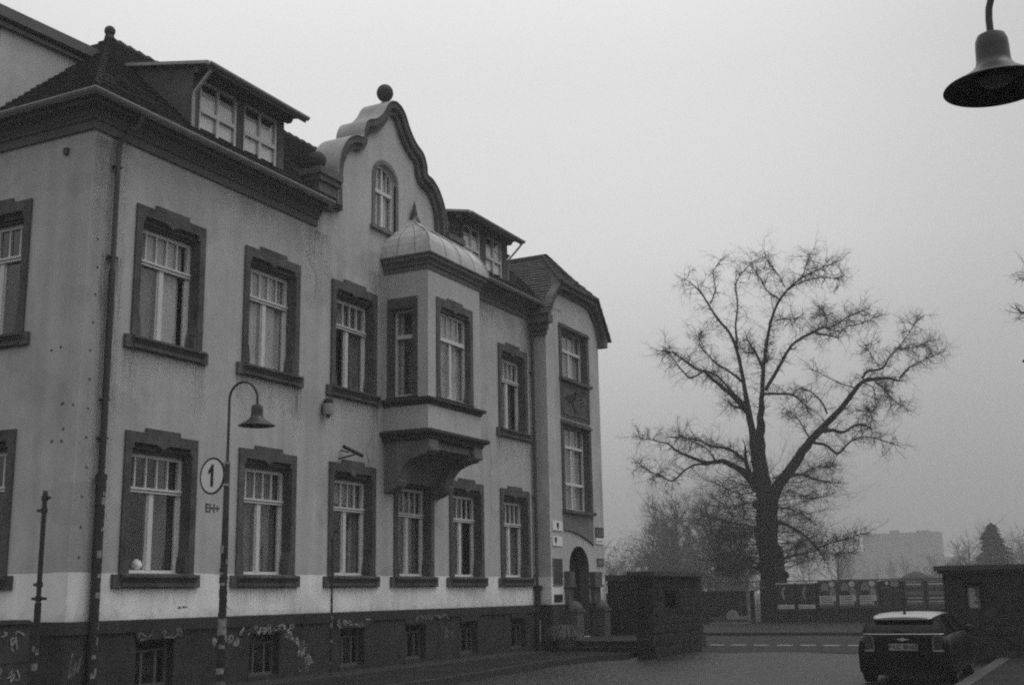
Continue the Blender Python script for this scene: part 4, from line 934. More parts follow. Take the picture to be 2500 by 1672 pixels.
s = MB(); s.box(SL0+.05, SL1-.02, PB+.28, PB+.3, SLB, SLT); s.box(SL1-.04, SL1-.002, PB+.02, PB+.27, SLB, SLT); s.build('slit_frame', [sign_k], a)
s = MB(); s.box(30.7, PXE+.1, PB-.1, PA+.1, 2.12, 2.17); s.box(30.64, PXE+.16, PB-.16, PA+.16, 2.17, 2.29); s.build('cap', stone_d, a)
a = empty('gate_pier', (31.4, -14.0, 0), 'broad dark blockwork gate pier with notice in its niche, right of the gateway', 'gate pier', 'gate piers at the end of the lane')
s = MB(); s.holes([(-17.5, 0), (-12.15, 0), (-12.15, 2.06), (-17.5, 2.06)], [[(-13.05, 1.19), (-12.62, 1.19), (-12.62, 1.86), (-13.05, 1.86)]], 30.8, .25, axis='x')
s.poly([(30.8, -12.15, 0), (32.0, -12.15, 0), (32.0, -12.15, 2.06), (30.8, -12.15, 2.06)]); s.poly([(32.0, -17.5, 0), (32.0, -12.15, 0), (32.0, -12.15, 2.06), (32.0, -17.5, 2.06)]); blocks(s, 'x', 30.8, .035, -17.5, -12.15, 0, 2.06, 7, (-13.05, -12.62, 1.19, 1.86)); s.build('pier', gate_m, a)
s = MB(); s.box(30.7, 32.1, -17.6, -12.05, 2.06, 2.12); s.box(30.64, 32.16, -17.6, -11.98, 2.12, 2.24); s.build('cap', stone_d, a)
s = MB(); s.box(31.04, 31.05, -13.05, -12.62, 1.19, 1.86, 0); s.box(31.03, 31.039, -12.93, -12.66, 1.21, 1.74, 1)
r = random.Random(2)
for k in range(12): s.box(31.026, 31.029, -12.78-.1*r.random(), -12.69, 1.26+.038*k, 1.275+.038*k, 2)
s.build('notice', [sign_k, mat('notice_paper', .16, .7, noise=.4, nscale=14), sign_w], a)

# ================================================================== lamps, poles, signs
def hood(mb, x, y, z):
    """bell lamp hood, rim at z"""
    mb.lathe([(.001, .345), (.05, .345), (.08, .328), (.093, .295), (.096, .25), (.098, .17), (.104, .14), (.135, .10), (.15, .092), (.158, .086), (.21, .05), (.26, .022), (.298, .003), (.302, -.004), (.29, -.002), (.25, .014), (.2, .03), (.13, .065), (.09, .08), (.001, .085)], (x, y, z), 40)
def street_lamp(x, y, dx_, dy_, zr_, label, stk=False):
    """x, y: centre of the shade; the post stands L_ behind it"""
    L_ = .47; hx, hy = x, y; x, y = x-dx_*L_, y-dy_*L_
    a = empty('street_lamp', (x, y, .1), label, 'street lamp', 'swan-neck street lamps')
    s = MB(); pts = [(x, y, .1), (x, y, 2.6), (x, y, 2.7), (x, y, 3.9)]; rad = [.068, .056, .054, .044]
    pts += [(x, y, 3.95), (x, y, zr_+.44)]; rad += [.024, .021]
    for k in range(1, 15):
        t = math.pi*k/14; pts.append((x+dx_*L_*(1-math.cos(t))/2, y+dy_*L_*(1-math.cos(t))/2, zr_+.44+.29*math.sin(t))); rad.append(.021)
    pts.append((hx, hy, zr_+.335)); rad.append(.021)
    s.tube(pts, rad, 12); s.lathe([(.12, 0), (.12, .3), (.09, .36), (.07, .4)], (x, y, .1), 16); s.build('post', iron, a, smooth=True)
    s = MB(); hood(s, hx, hy, zr_); s.build('lamp_shade', iron, a, smooth=True)
    s = MB(); s.lathe([(.001, -.0), (.06, .01), (.1, .04), (.1, .06), (.001, .075)], (hx, hy, zr_), 16); s.build('bulb', mat('lamp_glass', .35, .3), a, smooth=True)
    if stk:
        st = MB(); r = random.Random(9)
        for k in range(34):
            z = .5+2.1*r.random(); h = r.uniform(.04, .12); a0 = r.uniform(0, 6.28); a1 = a0+r.uniform(.7, 1.6)
            for j in range(4):
                t0, t1 = a0+(a1-a0)*j/4, a0+(a1-a0)*(j+1)/4; rr = .0685+.001*r.random(); f_ = lambda t, zz: (x+rr*math.cos(t), y+rr*math.sin(t), zz); st.poly([f_(t0, z), f_(t1, z), f_(t1, z+h), f_(t0, z+h)], 0 if k % 3 else 1)
        for k in range(2):
            z = 1.2+.13*k
            for j in range(10):
                t0, t1 = j*.63, (j+1)*.63; f_ = lambda t, zz: (x+.0698*math.cos(t), y+.0698*math.sin(t), zz); st.poly([f_(t0, z), f_(t1, z), f_(t1, z+.12), f_(t0, z+.12)], 0)
        st.build('stickers', [sticker, sticker_d], a)
    return a
street_lamp(15.16, -3.74, .35, -.94, 4.50, 'dark swan-neck street lamp with bell shade in front of the facade windows', True)
street_lamp(7.2, -15.66, 0, 1, 4.66, 'near street lamp with bell shade hanging into the top right corner')
street_lamp(16.5, -15.47, -.1, 1, 4.6, 'distant street lamp whose shade tip shows at the right edge')
# round sign on lamp post
a = empty('round_sign', (14.8, -3.3, 3.72), 'round white traffic sign with dark rim and a 1, on the swan-neck lamp post', 'road sign')
nrm = Vector((math.cos(R(171)), math.sin(R(171)), 0)); tx = Vector((0, 0, 1)).cross(nrm); cS = Vector((14.98, -3.3, 3.72))-tx*.34
def sgn(u, v, d): return tuple(cS+tx*u+Vector((0, 0, 1))*v+nrm*d)
s = MB(); n_ = 40
def ring(mb, r0, r1, d, mi):
    for k in range(n_):
        t0, t1 = 2*math.pi*k/n_, 2*math.pi*(k+1)/n_
        if r0 < 1e-6: mb.poly([sgn(0, 0, d), sgn(r1*math.cos(t0), r1*math.sin(t0), d), sgn(r1*math.cos(t1), r1*math.sin(t1), d)], mi)
        else: mb.poly([sgn(r0*math.cos(t0), r0*math.sin(t0), d), sgn(r1*math.cos(t0), r1*math.sin(t0), d), sgn(r1*math.cos(t1), r1*math.sin(t1), d), sgn(r0*math.cos(t1), r0*math.sin(t1), d)], mi)
ring(s, .27, .302, .012, 1); ring(s, 0, .27, .01, 0); ring(s, 0, .302, -.006, 2)
for k in range(n_):
    t0, t1 = 2*math.pi*k/n_, 2*math.pi*(k+1)/n_; s.poly([sgn(.302*math.cos(t0), .302*math.sin(t0), -.006), sgn(.302*math.cos(t1), .302*math.sin(t1), -.006), sgn(.302*math.cos(t1), .302*math.sin(t1), .012), sgn(.302*math.cos(t0), .302*math.sin(t0), .012)], 1)
s.build('sign_face', [sign_w, sign_k, zinc], a)
s = MB(); s.prism([(-.03, -.17), (.035, -.17), (.035, .19), (0, .19), (-.09, .09), (-.09, .03), (-.03, .07)], 'z', 0, 1)
s.v = [sgn(v[0], v[1], .0135) if v[2] < .5 else sgn(v[0], v[1], .0165) for v in s.v]; s.build('numeral', sign_k, a)
s = MB(); 
for z in (3.55, 3.9): s.tube([sgn(.0, z-3.72, -.02), sgn(.34, z-3.72, -.02)], .015, 6); s.lathe([(.06, 0), (.06, .04)], (14.98, -3.3, z-.02), 12)
s.build('clamp', zinc, a)
# poles at the left
def sign_pole(x, y, h, label, r0, clamps, seed, thick=0):
    a = empty('sign_pole', (x, y, .1), label, 'pole', 'sign poles along the pavement')
    s = MB(); s.tube([(x, y, .1), (x, y, h)], r0, 10)
    if thick: s.tube([(x, y, .1), (x, y, thick)], r0*1.3, 10)
    s.lathe([(r0*1.1, 0), (r0*.8, .03), (.001, .035)], (x, y, h), 10); s.build('post', iron, a, smooth=True)
    s = MB(); r = random.Random(seed)
    for z, w1, w2 in clamps: s.box(x-.012, x+.012, y-w1, y+w2, z-.018, z+.018); s.lathe([(r0+.012, -.03), (r0+.012, .03)], (x, y, z), 10)
    if clamps: s.build('clamp', iron, a)
    s = MB()
    for k in range(24):
        z = .3+r.random()*(min(h, 2.4)-.8); hh = r.uniform(.04, .12); a0 = r.uniform(0, 6.28); a1 = a0+r.uniform(.8, 1.9); rr = r0*(1.32 if thick and z < thick-.1 else 1.03)
        for j in range(4):
            t0, t1 = a0+(a1-a0)*j/4, a0+(a1-a0)*(j+1)/4; f_ = lambda t, zz: (x+rr*math.cos(t), y+rr*math.sin(t), zz); s.poly([f_(t0, z), f_(t1, z), f_(t1, z+hh), f_(t0, z+hh)], 0 if k % 3 else 1)
    s.build('stickers', [sticker, sticker_d], a)
sign_pole(11.26, -3.4, 3.17, 'dark stickered pole with empty sign clamps at the far left', .033, [(3.10, .1, .03), (2.94, .03, .12), (1.98, .04, .1), (1.80, .14, .12)], 1, 1.75)
sign_pole(21.61, -.70, 3.02, 'thin stickered pole standing close to the wall below the siren', .027, [], 2)
# cable distribution cabinet at the lower left corner
a = empty('cable_cabinet', (12.45, -1.0, .1), 'graffiti-covered cable cabinet at the lower left corner beside the pole', 'utility cabinet')
s = MB(); s.box(11.75, 13.1, -1.2, -.85, .1, 1.44, 0); s.prism([(11.69, 1.44), (13.16, 1.44), (13.05, 1.50), (11.8, 1.50)], 'y', -1.24, -.81, 0); s.box(12.4, 12.42, -1.204, -1.20, .15, 1.4, 1); s.box(11.75, 13.1, -1.203, -1.2, .86, .88, 1); s.build('housing', [mat('cabinet_grey', .045, .7, noise=.3, nscale=4), sign_k], a)
g = MB(); scribble(g, 11.8, 1.2, 1.2, .3, 8, 61, .010, 0, -1.21); scribble(g, 11.8, .7, 1.2, .2, 8, 62, .009, 0, -1.21); scribble(g, 11.8, .45, 1.2, .2, 7, 63, .009, 0, -1.21); g.build('graffiti', graf, a)
g = None

# ================================================================== CAR (rear view, white roof, dark body)
car = empty('parked_car', (23.3, -12.3, .02), 'small dark hatchback with pale roof, seen from behind in the lane', 'car')
CX, CY = 23.28, -12.3
paint = mat('car_paint', 0.003, .4, spec=.12, coat=.06); roofp = mat('car_roof', .24, .3, spec=.5, coat=.5); blk = mat('black_plastic', .01, .6); chrome = mat('chrome', .7, .2, metal=1)
cglass = mat('car_glass', .005, .12, spec=.3); lampm = mat('tail_lens', .03, .15, spec=.6, coat=.6); tyre = mat('tyre', .012, .85)
# side profile stations along X: (x, z_bottom, z_belt, half width bottom, half width belt, z_shoulder)
def section(x, zb, zs, zt_, ws, wt):
    """half ring of points: underside, sill, flank, shoulder, top"""
    return [(x, 0, zb), (x, ws*.88, zb), (x, ws*.985, zb+.03), (x, ws, zb+.10), (x, ws*1.005, (zb+zs)/2), (x, ws*.995, zs-.06), (x, ws*.975, zs+.02), (x, wt, zt_), (x, wt*.6, zt_+.01), (x, 0, zt_+.014)]
body = [section(-.01, .30, .66, .84, .74, .66), section(0, .22, .70, .88, .79, .70), section(.03, .19, .72, .90, .82, .72), section(.10, .17, .74, .91, .845, .74), section(.45, .17, .76, .93, .87, .77), section(.9, .17, .76, .93, .88, .78), section(2.0, .17, .76, .93, .88, .78), section(2.75, .17, .75, .93, .87, .76), section(3.3, .2, .72, .86, .85, .72), section(3.65, .24, .64, .78, .78, .64), section(3.82, .32, .52, .66, .64, .52)]
def ringed(mb, secs, mi=0):
    full = [[(CX+x, CY-y, z) for x, y, z in s]+[(CX+x, CY+y, z) for x, y, z in reversed(s[1:-1])] for s in secs]
    n0 = len(mb.v); k = len(full[0])
    for s in full: mb.v += s
    for i in range(len(full)-1):
        for j in range(k): mb.f.append((n0+i*k+j, n0+i*k+(j+1) % k, n0+(i+1)*k+(j+1) % k, n0+(i+1)*k+j)); mb.m.append(mi)
    mb.f.append(tuple(n0+j for j in range(k))); mb.m.append(mi); mb.f.append(tuple(n0+(len(full)-1)*k+j for j in range(k))); mb.m.append(mi)
s = MB(); ringed(s, body); ob_ = s.build('body', paint, car, smooth=True)
mod = ob_.modifiers.new('round', 'SUBSURF'); mod.levels = 1; mod.render_levels = 2
# cabin glass
def cab(x, z0, z1, w0, w1): return [(x, 0, z0), (x, w0, z0), (x, w0, z0+.01), (x, (w0*.45+w1*.55), (z0+z1)/2), (x, w1, z1), (x, w1*.5, z1+.005), (x, 0, z1+.008)]
s = MB(); ringed(s, [cab(.10, .90, .905, .72, .70), cab(.17, .90, 1.10, .745, .67), cab(.28, .90, 1.27, .76, .56), cab(.5, .90, 1.33, .765, .555), cab(2.0, .90, 1.35, .765, .56), cab(2.3, .90, 1.28, .76, .55), cab(2.75, .90, .95, .75, .66)])
s.build('cabin_glass', cglass, car, smooth=True)
# pillars
for sg in (-1, 1):
    for P_, q_ in (([(CX+.12, CY+sg*.725, .92), (CX+.2, CY+sg*.69, 1.1), (CX+.30, CY+sg*.565, 1.27)], .032), ([(CX+2.75, CY+sg*.74, .93), (CX+2.2, CY+sg*.58, 1.3)], .03), ([(CX+1.3, CY+sg*.775, .93), (CX+1.3, CY+sg*.585, 1.33)], .03)):
        s = MB(); s.tube(P_, q_, 6); s.build('roof_pillar', blk, car, smooth=True)
# roof shell + spoiler
s = MB(); rs = []
for x, z, w1 in ((.14, 1.275, .47), (.2, 1.305, .53), (.4, 1.345, .565), (1.0, 1.375, .58), (1.6, 1.38, .58), (2.1, 1.36, .57), (2.35, 1.31, .53)):
    rs.append([(x, 0, z-.03), (x, w1*.96, z-.035), (x, w1, z-.025), (x, w1*.96, z-.005), (x, w1*.8, z+.012), (x, w1*.45, z+.026), (x, 0, z+.032)])
ringed(s, rs); s.build('roof', roofp, car, smooth=True)
s = MB(); s.prism([(CX+.135, 1.235), (CX+.15, 1.262), (CX+.4, 1.30), (CX+.4, 1.24), (CX+.2, 1.20)], 'y', CY-.52, CY+.52); s.build('spoiler', blk, car)
s = MB(); s.prism([(CX+.35, 1.385), (CX+.42, 1.44), (CX+.52, 1.385)], 'y', CY-.02, CY+.02); s.build('antenna', blk, car)
# rear bumper, belt trim, handle, plate recess
s = MB()
def arcbar(mb, z0, z1, out, w, mi=0, y_=0, bend=.11):
    k = 14
    for i in range(k):
        a0, a1 = -1+2*i/k, -1+2*(i+1)/k
        f_ = lambda a: (CX-out+bend*a*a+.0*abs(a)**6, CY+w*a)
        (xa, ya), (xb, yb) = f_(a0), f_(a1)
        mb.poly([(xa, ya, z0), (xb, yb, z0), (xb, yb, z1), (xa, ya, z1)], mi); mb.poly([(xa, ya, z1), (xb, yb, z1), (xb+.1, yb, z1+.005), (xa+.1, ya, z1+.005)], mi); mb.poly([(xa, ya, z0), (xb, yb, z0), (xb+.1, yb, z0-.01), (xa+.1, ya, z0-.01)], mi)
arcbar(s, .20, .46, .045, .80); arcbar(s, .455, .475, .055, .80); s.build('bumper', paint, car, smooth=False)
s = MB(); arcbar(s, .17, .24, .06, .62); s.build('lower_valance', blk, car)
s = MB(); s.tube([(CX-.02+.07*abs(a)**4, CY+.715*a, .905) for a in [-1+.1*i for i in range(21)]], .0055, 6); s.build('belt_trim', chrome, car)
for sg in (-1, 1):
    s = MB(); cx_, cz_ = CY+sg*.63, .735
    pts = [(cx_-.10, .60), (cx_+.10, .60), (cx_+.115, .64), (cx_+.11, .80), (cx_+.07, .87), (cx_-.07, .87), (cx_-.11, .80), (cx_-.115, .64)]
    pts = [(p.x, p.y) for p in smooth_line([(a, b, 0) for a, b in pts+[pts[0]]], 3)][:-1]
    inn_ = [((a-cx_)*.84+cx_, (b-cz_)*.88+cz_) for a, b in pts]
    xo = lambda yy: CX-.035+.17*abs(yy-CY)**4
    for i in range(len(pts)):
        j = (i+1) % len(pts); s.poly([(xo(pts[i][0])-.015, *pts[i]), (xo(pts[j][0])-.015, *pts[j]), (xo(inn_[j][0])-.012, *inn_[j]), (xo(inn_[i][0])-.012, *inn_[i])], 1); s.poly([(xo(pts[i][0])-.015, *pts[i]), (xo(pts[j][0])-.015, *pts[j]), (xo(pts[j][0])+.1, *pts[j]), (xo(pts[i][0])+.1, *pts[i])], 1)
    s.poly([(xo(a)-.010, a, b) for a, b in inn_], 0); s.build('tail_lamp', [lampm, mat('lamp_rim', .22, .35, metal=.7)], car)
s = MB(); s.box(CX-.045, CX+.1, CY-.27, CY+.27, .60, .75, 1); s.box(CX-.055, CX-.046, CY-.26, CY+.26, .615, .735, 0)
s.build('plate_recess', [mat('plate', .22, .5), blk], car)
s = MB(); text_mb('P·LC 8N65', .115, s, lambda u, v, d: (CX-.056-d, CY-u, .675+v)); s.build('plate_letters', sign_k, car)
s = MB(); n_ = 16
s.poly([(CX-.03, CY+.045*math.cos(2*math.pi*k/n_), .81+.028*math.sin(2*math.pi*k/n_)) for k in range(n_)])
for sg in (-1, 1): s.poly([(CX-.029, CY+sg*.04, .822), (CX-.029, CY+sg*.12, .818), (CX-.029, CY+sg*.09, .802), (CX-.029, CY+sg*.04, .797)])
s.build('badge', chrome, car)
s = MB(); s.tube([(CX+.07, CY-.05, .93), (CX+.09, CY+.2, .97)], .012, 6); s.build('wiper', blk, car)
for sg in (-1, 1):
    s = MB(); x, y = CX+2.35, CY+sg*.9; s.lathe([(.001, -.07), (.07, -.06), (.1, -.01), (.09, .05), (.001, .075)], (x, y+sg*.02, 1.0-.06), 14); s.box(x-.02, x+.03, *sorted((CY+sg*.74, CY+sg*.86)), .9, .93); s.build('mirror', roofp if sg > 0 else blk, car, smooth=True)
def wheel(x, y):
    s = MB(); 
    n_ = 28
    for k in range(n_):
        t0, t1 = 2*math.pi*k/n_, 2*math.pi*(k+1)/n_
        for (r0, y0, r1, y1, mi) in ((.2, -.09, .29, -.1, 0), (.29, -.1, .305, -.07, 0), (.305, -.07, .305, .07, 0), (.305, .07, .29, .1, 0), (.29, .1, .2, .09, 0), (.001, -.06, .2, -.09, 1), (.001, .06, .2, .09, 1)):
            s.poly([(x+r0*math.cos(t0), y+y0, .305+r0*math.sin(t0)), (x+r0*math.cos(t1), y+y0, .305+r0*math.sin(t1)), (x+r1*math.cos(t1), y+y1, .305+r1*math.sin(t1)), (x+r1*math.cos(t0), y+y1, .305+r1*math.sin(t0))], mi)
    s.build('wheel', [tyre, pipe_m], car, smooth=True)
for x in (CX+.62, CX+3.08):
    for sg in (-1, 1): wheel(x, CY+sg*.74)
s = MB(); s.tube([(CX-.03, CY+.25, .2), (CX+.2, CY+.25, .2)], .035, 12); s.build('exhaust', chrome, car)

for o in car.children:
    if o.name.split('.')[0] in ('cabin_glass', 'roof_pillar', 'roof', 'spoiler', 'antenna'):
        for v_ in o.data.vertices:
            z_ = v_.co.z+.02
            if z_ > .9: v_.co.z = .9+(z_-.9)*.76-.02
# ================================================================== site fence with posters
FX = 61.0
fe = empty('site_fence', (FX, -4, 0), 'long dark site fence with mesh panels and screening across the street', 'fence')
s = MB(); s.tube([(FX, -26, 2.15), (FX, 16, 2.15)], .025, 6); s.tube([(FX, -26, .1), (FX, 16, .1)], .025, 6); s.tube([(FX, -26, 1.9), (FX, 16, 1.9)], .012, 5); s.build('rail', iron, fe)
y = -26.0
while y < 16: 
    s = MB(); s.tube([(FX, y, -.02), (FX, y, 2.17)], .028, 6); s.box(FX-.3, FX+.3, y-.12, y+.12, -.02, .1); s.build('fence_post', pipe_m, fe); y += 3.45
s = MB(); y = -26
while y < 16: s.box(FX-.004, FX+.004, y, y+.012, .1, 2.15); y += .16
z = .2
while z < 2.1: s.box(FX-.01, FX-.005, -26, 16, z, z+.01); z += .26
s.build('wire_mesh', iron, fe)
s = MB(); s.box(FX+.04, FX+.07, -26, .45, .05, 2.06); s.box(FX+.04, FX+.07, .9, 16, .05, 1.72); s.build('screening', mat('dark_screen', .01, .9, noise=.3, nscale=1.2), fe)
s = MB(); s.box(FX-.04, FX-.02, 1.1, 1.28, .15, 1.9); s.box(FX-.05, FX-.03, 1.35, 2.6, 1.82, 1.9); s.box(FX-.05, FX-.03, .3, 1.05, 1.82, 1.9); s.build('pale_panel', sign_g, fe)
pk_ = mat('poster_black', .02, .5); pw = mat('poster_white', .45, .6); pg = mat('poster_grey', .055, .6, noise=.5, nscale=4); pf = mat('poster_face', .2, .6, noise=.35, nscale=5)
def poster(y1, y0, z0, z1, kind, label, group):
    """y1 is the viewer's left edge"""
    s = MB(); x = FX-.06; s.box(x, x+.03, y0, y1, z0, z1, 0); W = y1-y0; H = z1-z0
    def bx(u0, u1, v0, v1, mi, d=.004): s.box(x-d, x, y1-u1*W, y1-u0*W, z0+v0*H, z0+v1*H, mi)
    def el(u, v, ru, rv, mi, d=.003, a0=0, a1=6.2832, inner=0):
        n_ = 14; pts = [(u+ru*math.cos(a0+(a1-a0)*k/n_), v+rv*math.sin(a0+(a1-a0)*k/n_)) for k in range(n_+1)]
        if inner: pts += [(u+ru*inner*math.cos(a0+(a1-a0)*k/n_)+.03, v+rv*inner*math.sin(a0+(a1-a0)*k/n_)) for k in range(n_, -1, -1)]
        q = MB(); q.prism([(y1-a*W, z0+b*H) for a, b in pts], 'x', x-d, x-.0005); n0 = len(s.v); s.v += q.v; s.f += [tuple(n0+i for i in f) for f in q.f]; s.m += [mi]*len(q.f)
    if kind == 'profile':
        el(.5, .62, .2, .26, 3, a0=1.6, a1=4.4, inner=.6); bx(.06, .94, .08, .22, 1)
        r = random.Random(3)
        for k in range(7): bx(.12+.1*k, .12+.1*k+.05, .12, .17, 2, .007)
        bx(0, 1, .96, 1.0, 1)
    elif kind == 'face':
        el(.35, .72, .2, .22, 3); el(.35, .52, .26, .14, 2, .0045); el(.72, .88, .16, .1, 1, .0045); el(.75, .55, .16, .22, 3, .002); bx(.05, .9, .26, .46, 1, .006); bx(.05, .75, .12, .26, 1, .006)
        for k in range(4): bx(.1, .72, .14+.08*k, .17+.08*k, 2, .009)
    elif kind == 'text':
        for k, (v, h, mi) in enumerate([(.92, .05, 3), (.83, .05, 1), (.77, .02, 3), (.57, .03, 3), (.51, .03, 3), (.37, .03, 1), (.25, .03, 1), (.17, .03, 3)]): bx(.08+.03*(k % 3), .92-.05*(k % 2), v, v+h, mi)
    elif kind == 'dark':
        el(.3, .9, .08, .07, 1); bx(.5, .9, .78, .97, 3); bx(.0, .4, .74, .76, 3)
    o = s.build('poster', [{'profile': pk_, 'face': pg, 'text': mat('poster_dim', .05, .7), 'dark': mat('poster_dark', .028, .7)}[kind], pw, sign_k, pf], loc=(x, (y0+y1)/2, z0)); tag(o, label, 'poster', group); return o
poster(-.27, -1.22, .68, 2.06, 'profile', 'black poster with a pale profile and white banner, nearest the tree trunk', 'posters on the site fence')
poster(-1.33, -2.28, .68, 2.06, 'profile', 'black poster with a pale profile and white banner, second from the tree', 'posters on the site fence')
for k, l in enumerate(('leftmost', 'middle', 'rightmost')): poster(-2.42-.98*k, -3.36-.98*k, .78, 2.12, 'face', 'grey portrait poster with white text block, %s of the three alike' % l, 'posters on the site fence')
poster(-5.5, -6.4, .72, 2.1, 'dark', 'mostly dark poster with small pale marks between portraits and text posters', 'posters on the site fence')
poster(-6.58, -7.5, .70, 2.09, 'text', 'dim poster of pale text lines above the car roof, left of two', 'posters on the site fence')
poster(-7.6, -8.5, .70, 2.09, 'text', 'dim poster of pale text lines next to the right gate pier', 'posters on the site fence')
# pale building material left at the fence
s = MB(); s.box(59.6, 60.4, 1.0, 2.9, .09, .17, 0); s.box(59.65, 60.3, 1.15, 2.7, .2, .27, 1); s.box(59.6, 60.4, 1.05, 2.0, .3, .45, 0); s.box(59.7, 60.3, 2.1, 2.9, .32, .40, 1); s.prism([(1.5, .45), (2.1, .45), (1.95, .7), (1.8, .78), (1.6, .68)], 'x', 59.8, 60.2, 0)
for k in (1.3, 2.4): s.box(59.65, 60.35, k, k+.08, .17, .2, 1)
tag(s.build('material_pile', [mat('pale_slabs', .17, .8, noise=.3, nscale=6), mat('grey_slabs', .08, .8)], loc=(60, 2, .09)), 'small pile of pale slabs and sacks at the foot of the site fence', 'pile of material')
# earth mound beyond the fence
s = MB(); n_ = 24
rr_ = random.Random(6); hh_ = [[0]*9 for _ in range(n_+1)]
for i in range(n_+1):
    for j in range(9):
        u = i/n_; v = j/8; z = 2.55*(math.sin(math.pi*u)**.6 if 0 < u < 1 else 0)*(math.sin(math.pi*v)**.5 if 0 < v < 1 else 0); s.v.append((65+4*v, -9.8+7.2*u, z*(.72+.28*math.exp(-((u-.48)/.2)**2))+rr_.uniform(-.03, .03)))
for i in range(n_):
    for j in range(8): a_ = i*9+j; s.f.append((a_, a_+9, a_+10, a_+1)); s.m.append(0)
tag(s.build('earth_mound', mat('mound_earth', .06, .95, noise=.3, nscale=1), loc=(67, -6, 0), smooth=True), 'low rounded earth mound showing above the fence behind the text posters', 'earth mound')

# ================================================================== TREES
class Twigs:
    """fast accumulation of thin three-sided branches"""
    def __init__(s): s.v = []; s.f = []
    def seg(s, P, rad):
        base = len(s.v); k = len(P); up = None
        for i in range(k):
            d = P[min(i+1, k-1)]-P[max(i-1, 0)]
            d.normalize()
            if up is None: up = d.orthogonal().normalized()
            else: up = (up-d*up.dot(d)).normalized()
            q = d.cross(up); r = rad[i]
            for c, s_ in ((1, 0), (-.5, .866), (-.5, -.866)): s.v.append(P[i]+up*(c*r)+q*(s_*r))
        for i in range(k-1):
            for j in range(3): j2 = (j+1) % 3; s.f.append((base+i*3+j, base+i*3+j2, base+(i+1)*3+j2, base+(i+1)*3+j))
    def build(s, name, M, parent, o0):
        me = bpy.data.meshes.new(name); me.from_pydata([tuple(v-o0) for v in s.v], [], s.f); me.materials.append(M); me.update()
        o = bpy.data.objects.new(name, me); COL.objects.link(o); o.parent = parent; return o
def rvec(r):
    while True:
        v = Vector((r.uniform(-1, 1), r.uniform(-1, 1), r.uniform(-1, 1)))
        if .05 < v.length < 1: return v.normalized()
def grow(tw, r, p, d, L, rad, depth, dens, droop=0.0, spread=.9, kink=.28):
    n = 5 if depth > 0 else 3; P = [p.copy()]; cur = d.normalized(); bend = rvec(r)*.35
    for i in range(n):
        cur = (cur+bend*.3+rvec(r)*kink+Vector((0, 0, .08-droop))).normalized(); P.append(P[-1]+cur*(L/n))
    R_ = [rad*(1-.72*i/n) for i in range(n+1)]; tw.seg(P, R_)
    if depth <= 0: return
    k = max(1, int(dens*L*(1.0 if depth > 1 else 1.6)+r.random()))
    for _ in range(k):
        t = r.uniform(.15, 1.0); i = min(int(t*n), n-1); q = P[i].lerp(P[i+1], t*n-i); dd = (P[i+1]-P[i]).normalized()
        nd = (dd*.7+rvec(r)*spread+Vector((0, 0, .18-droop))).normalized()
        grow(tw, r, q, nd, L*r.uniform(.32, .62), R_[i]*.55, depth-1, dens*1.35, droop, spread, kink)

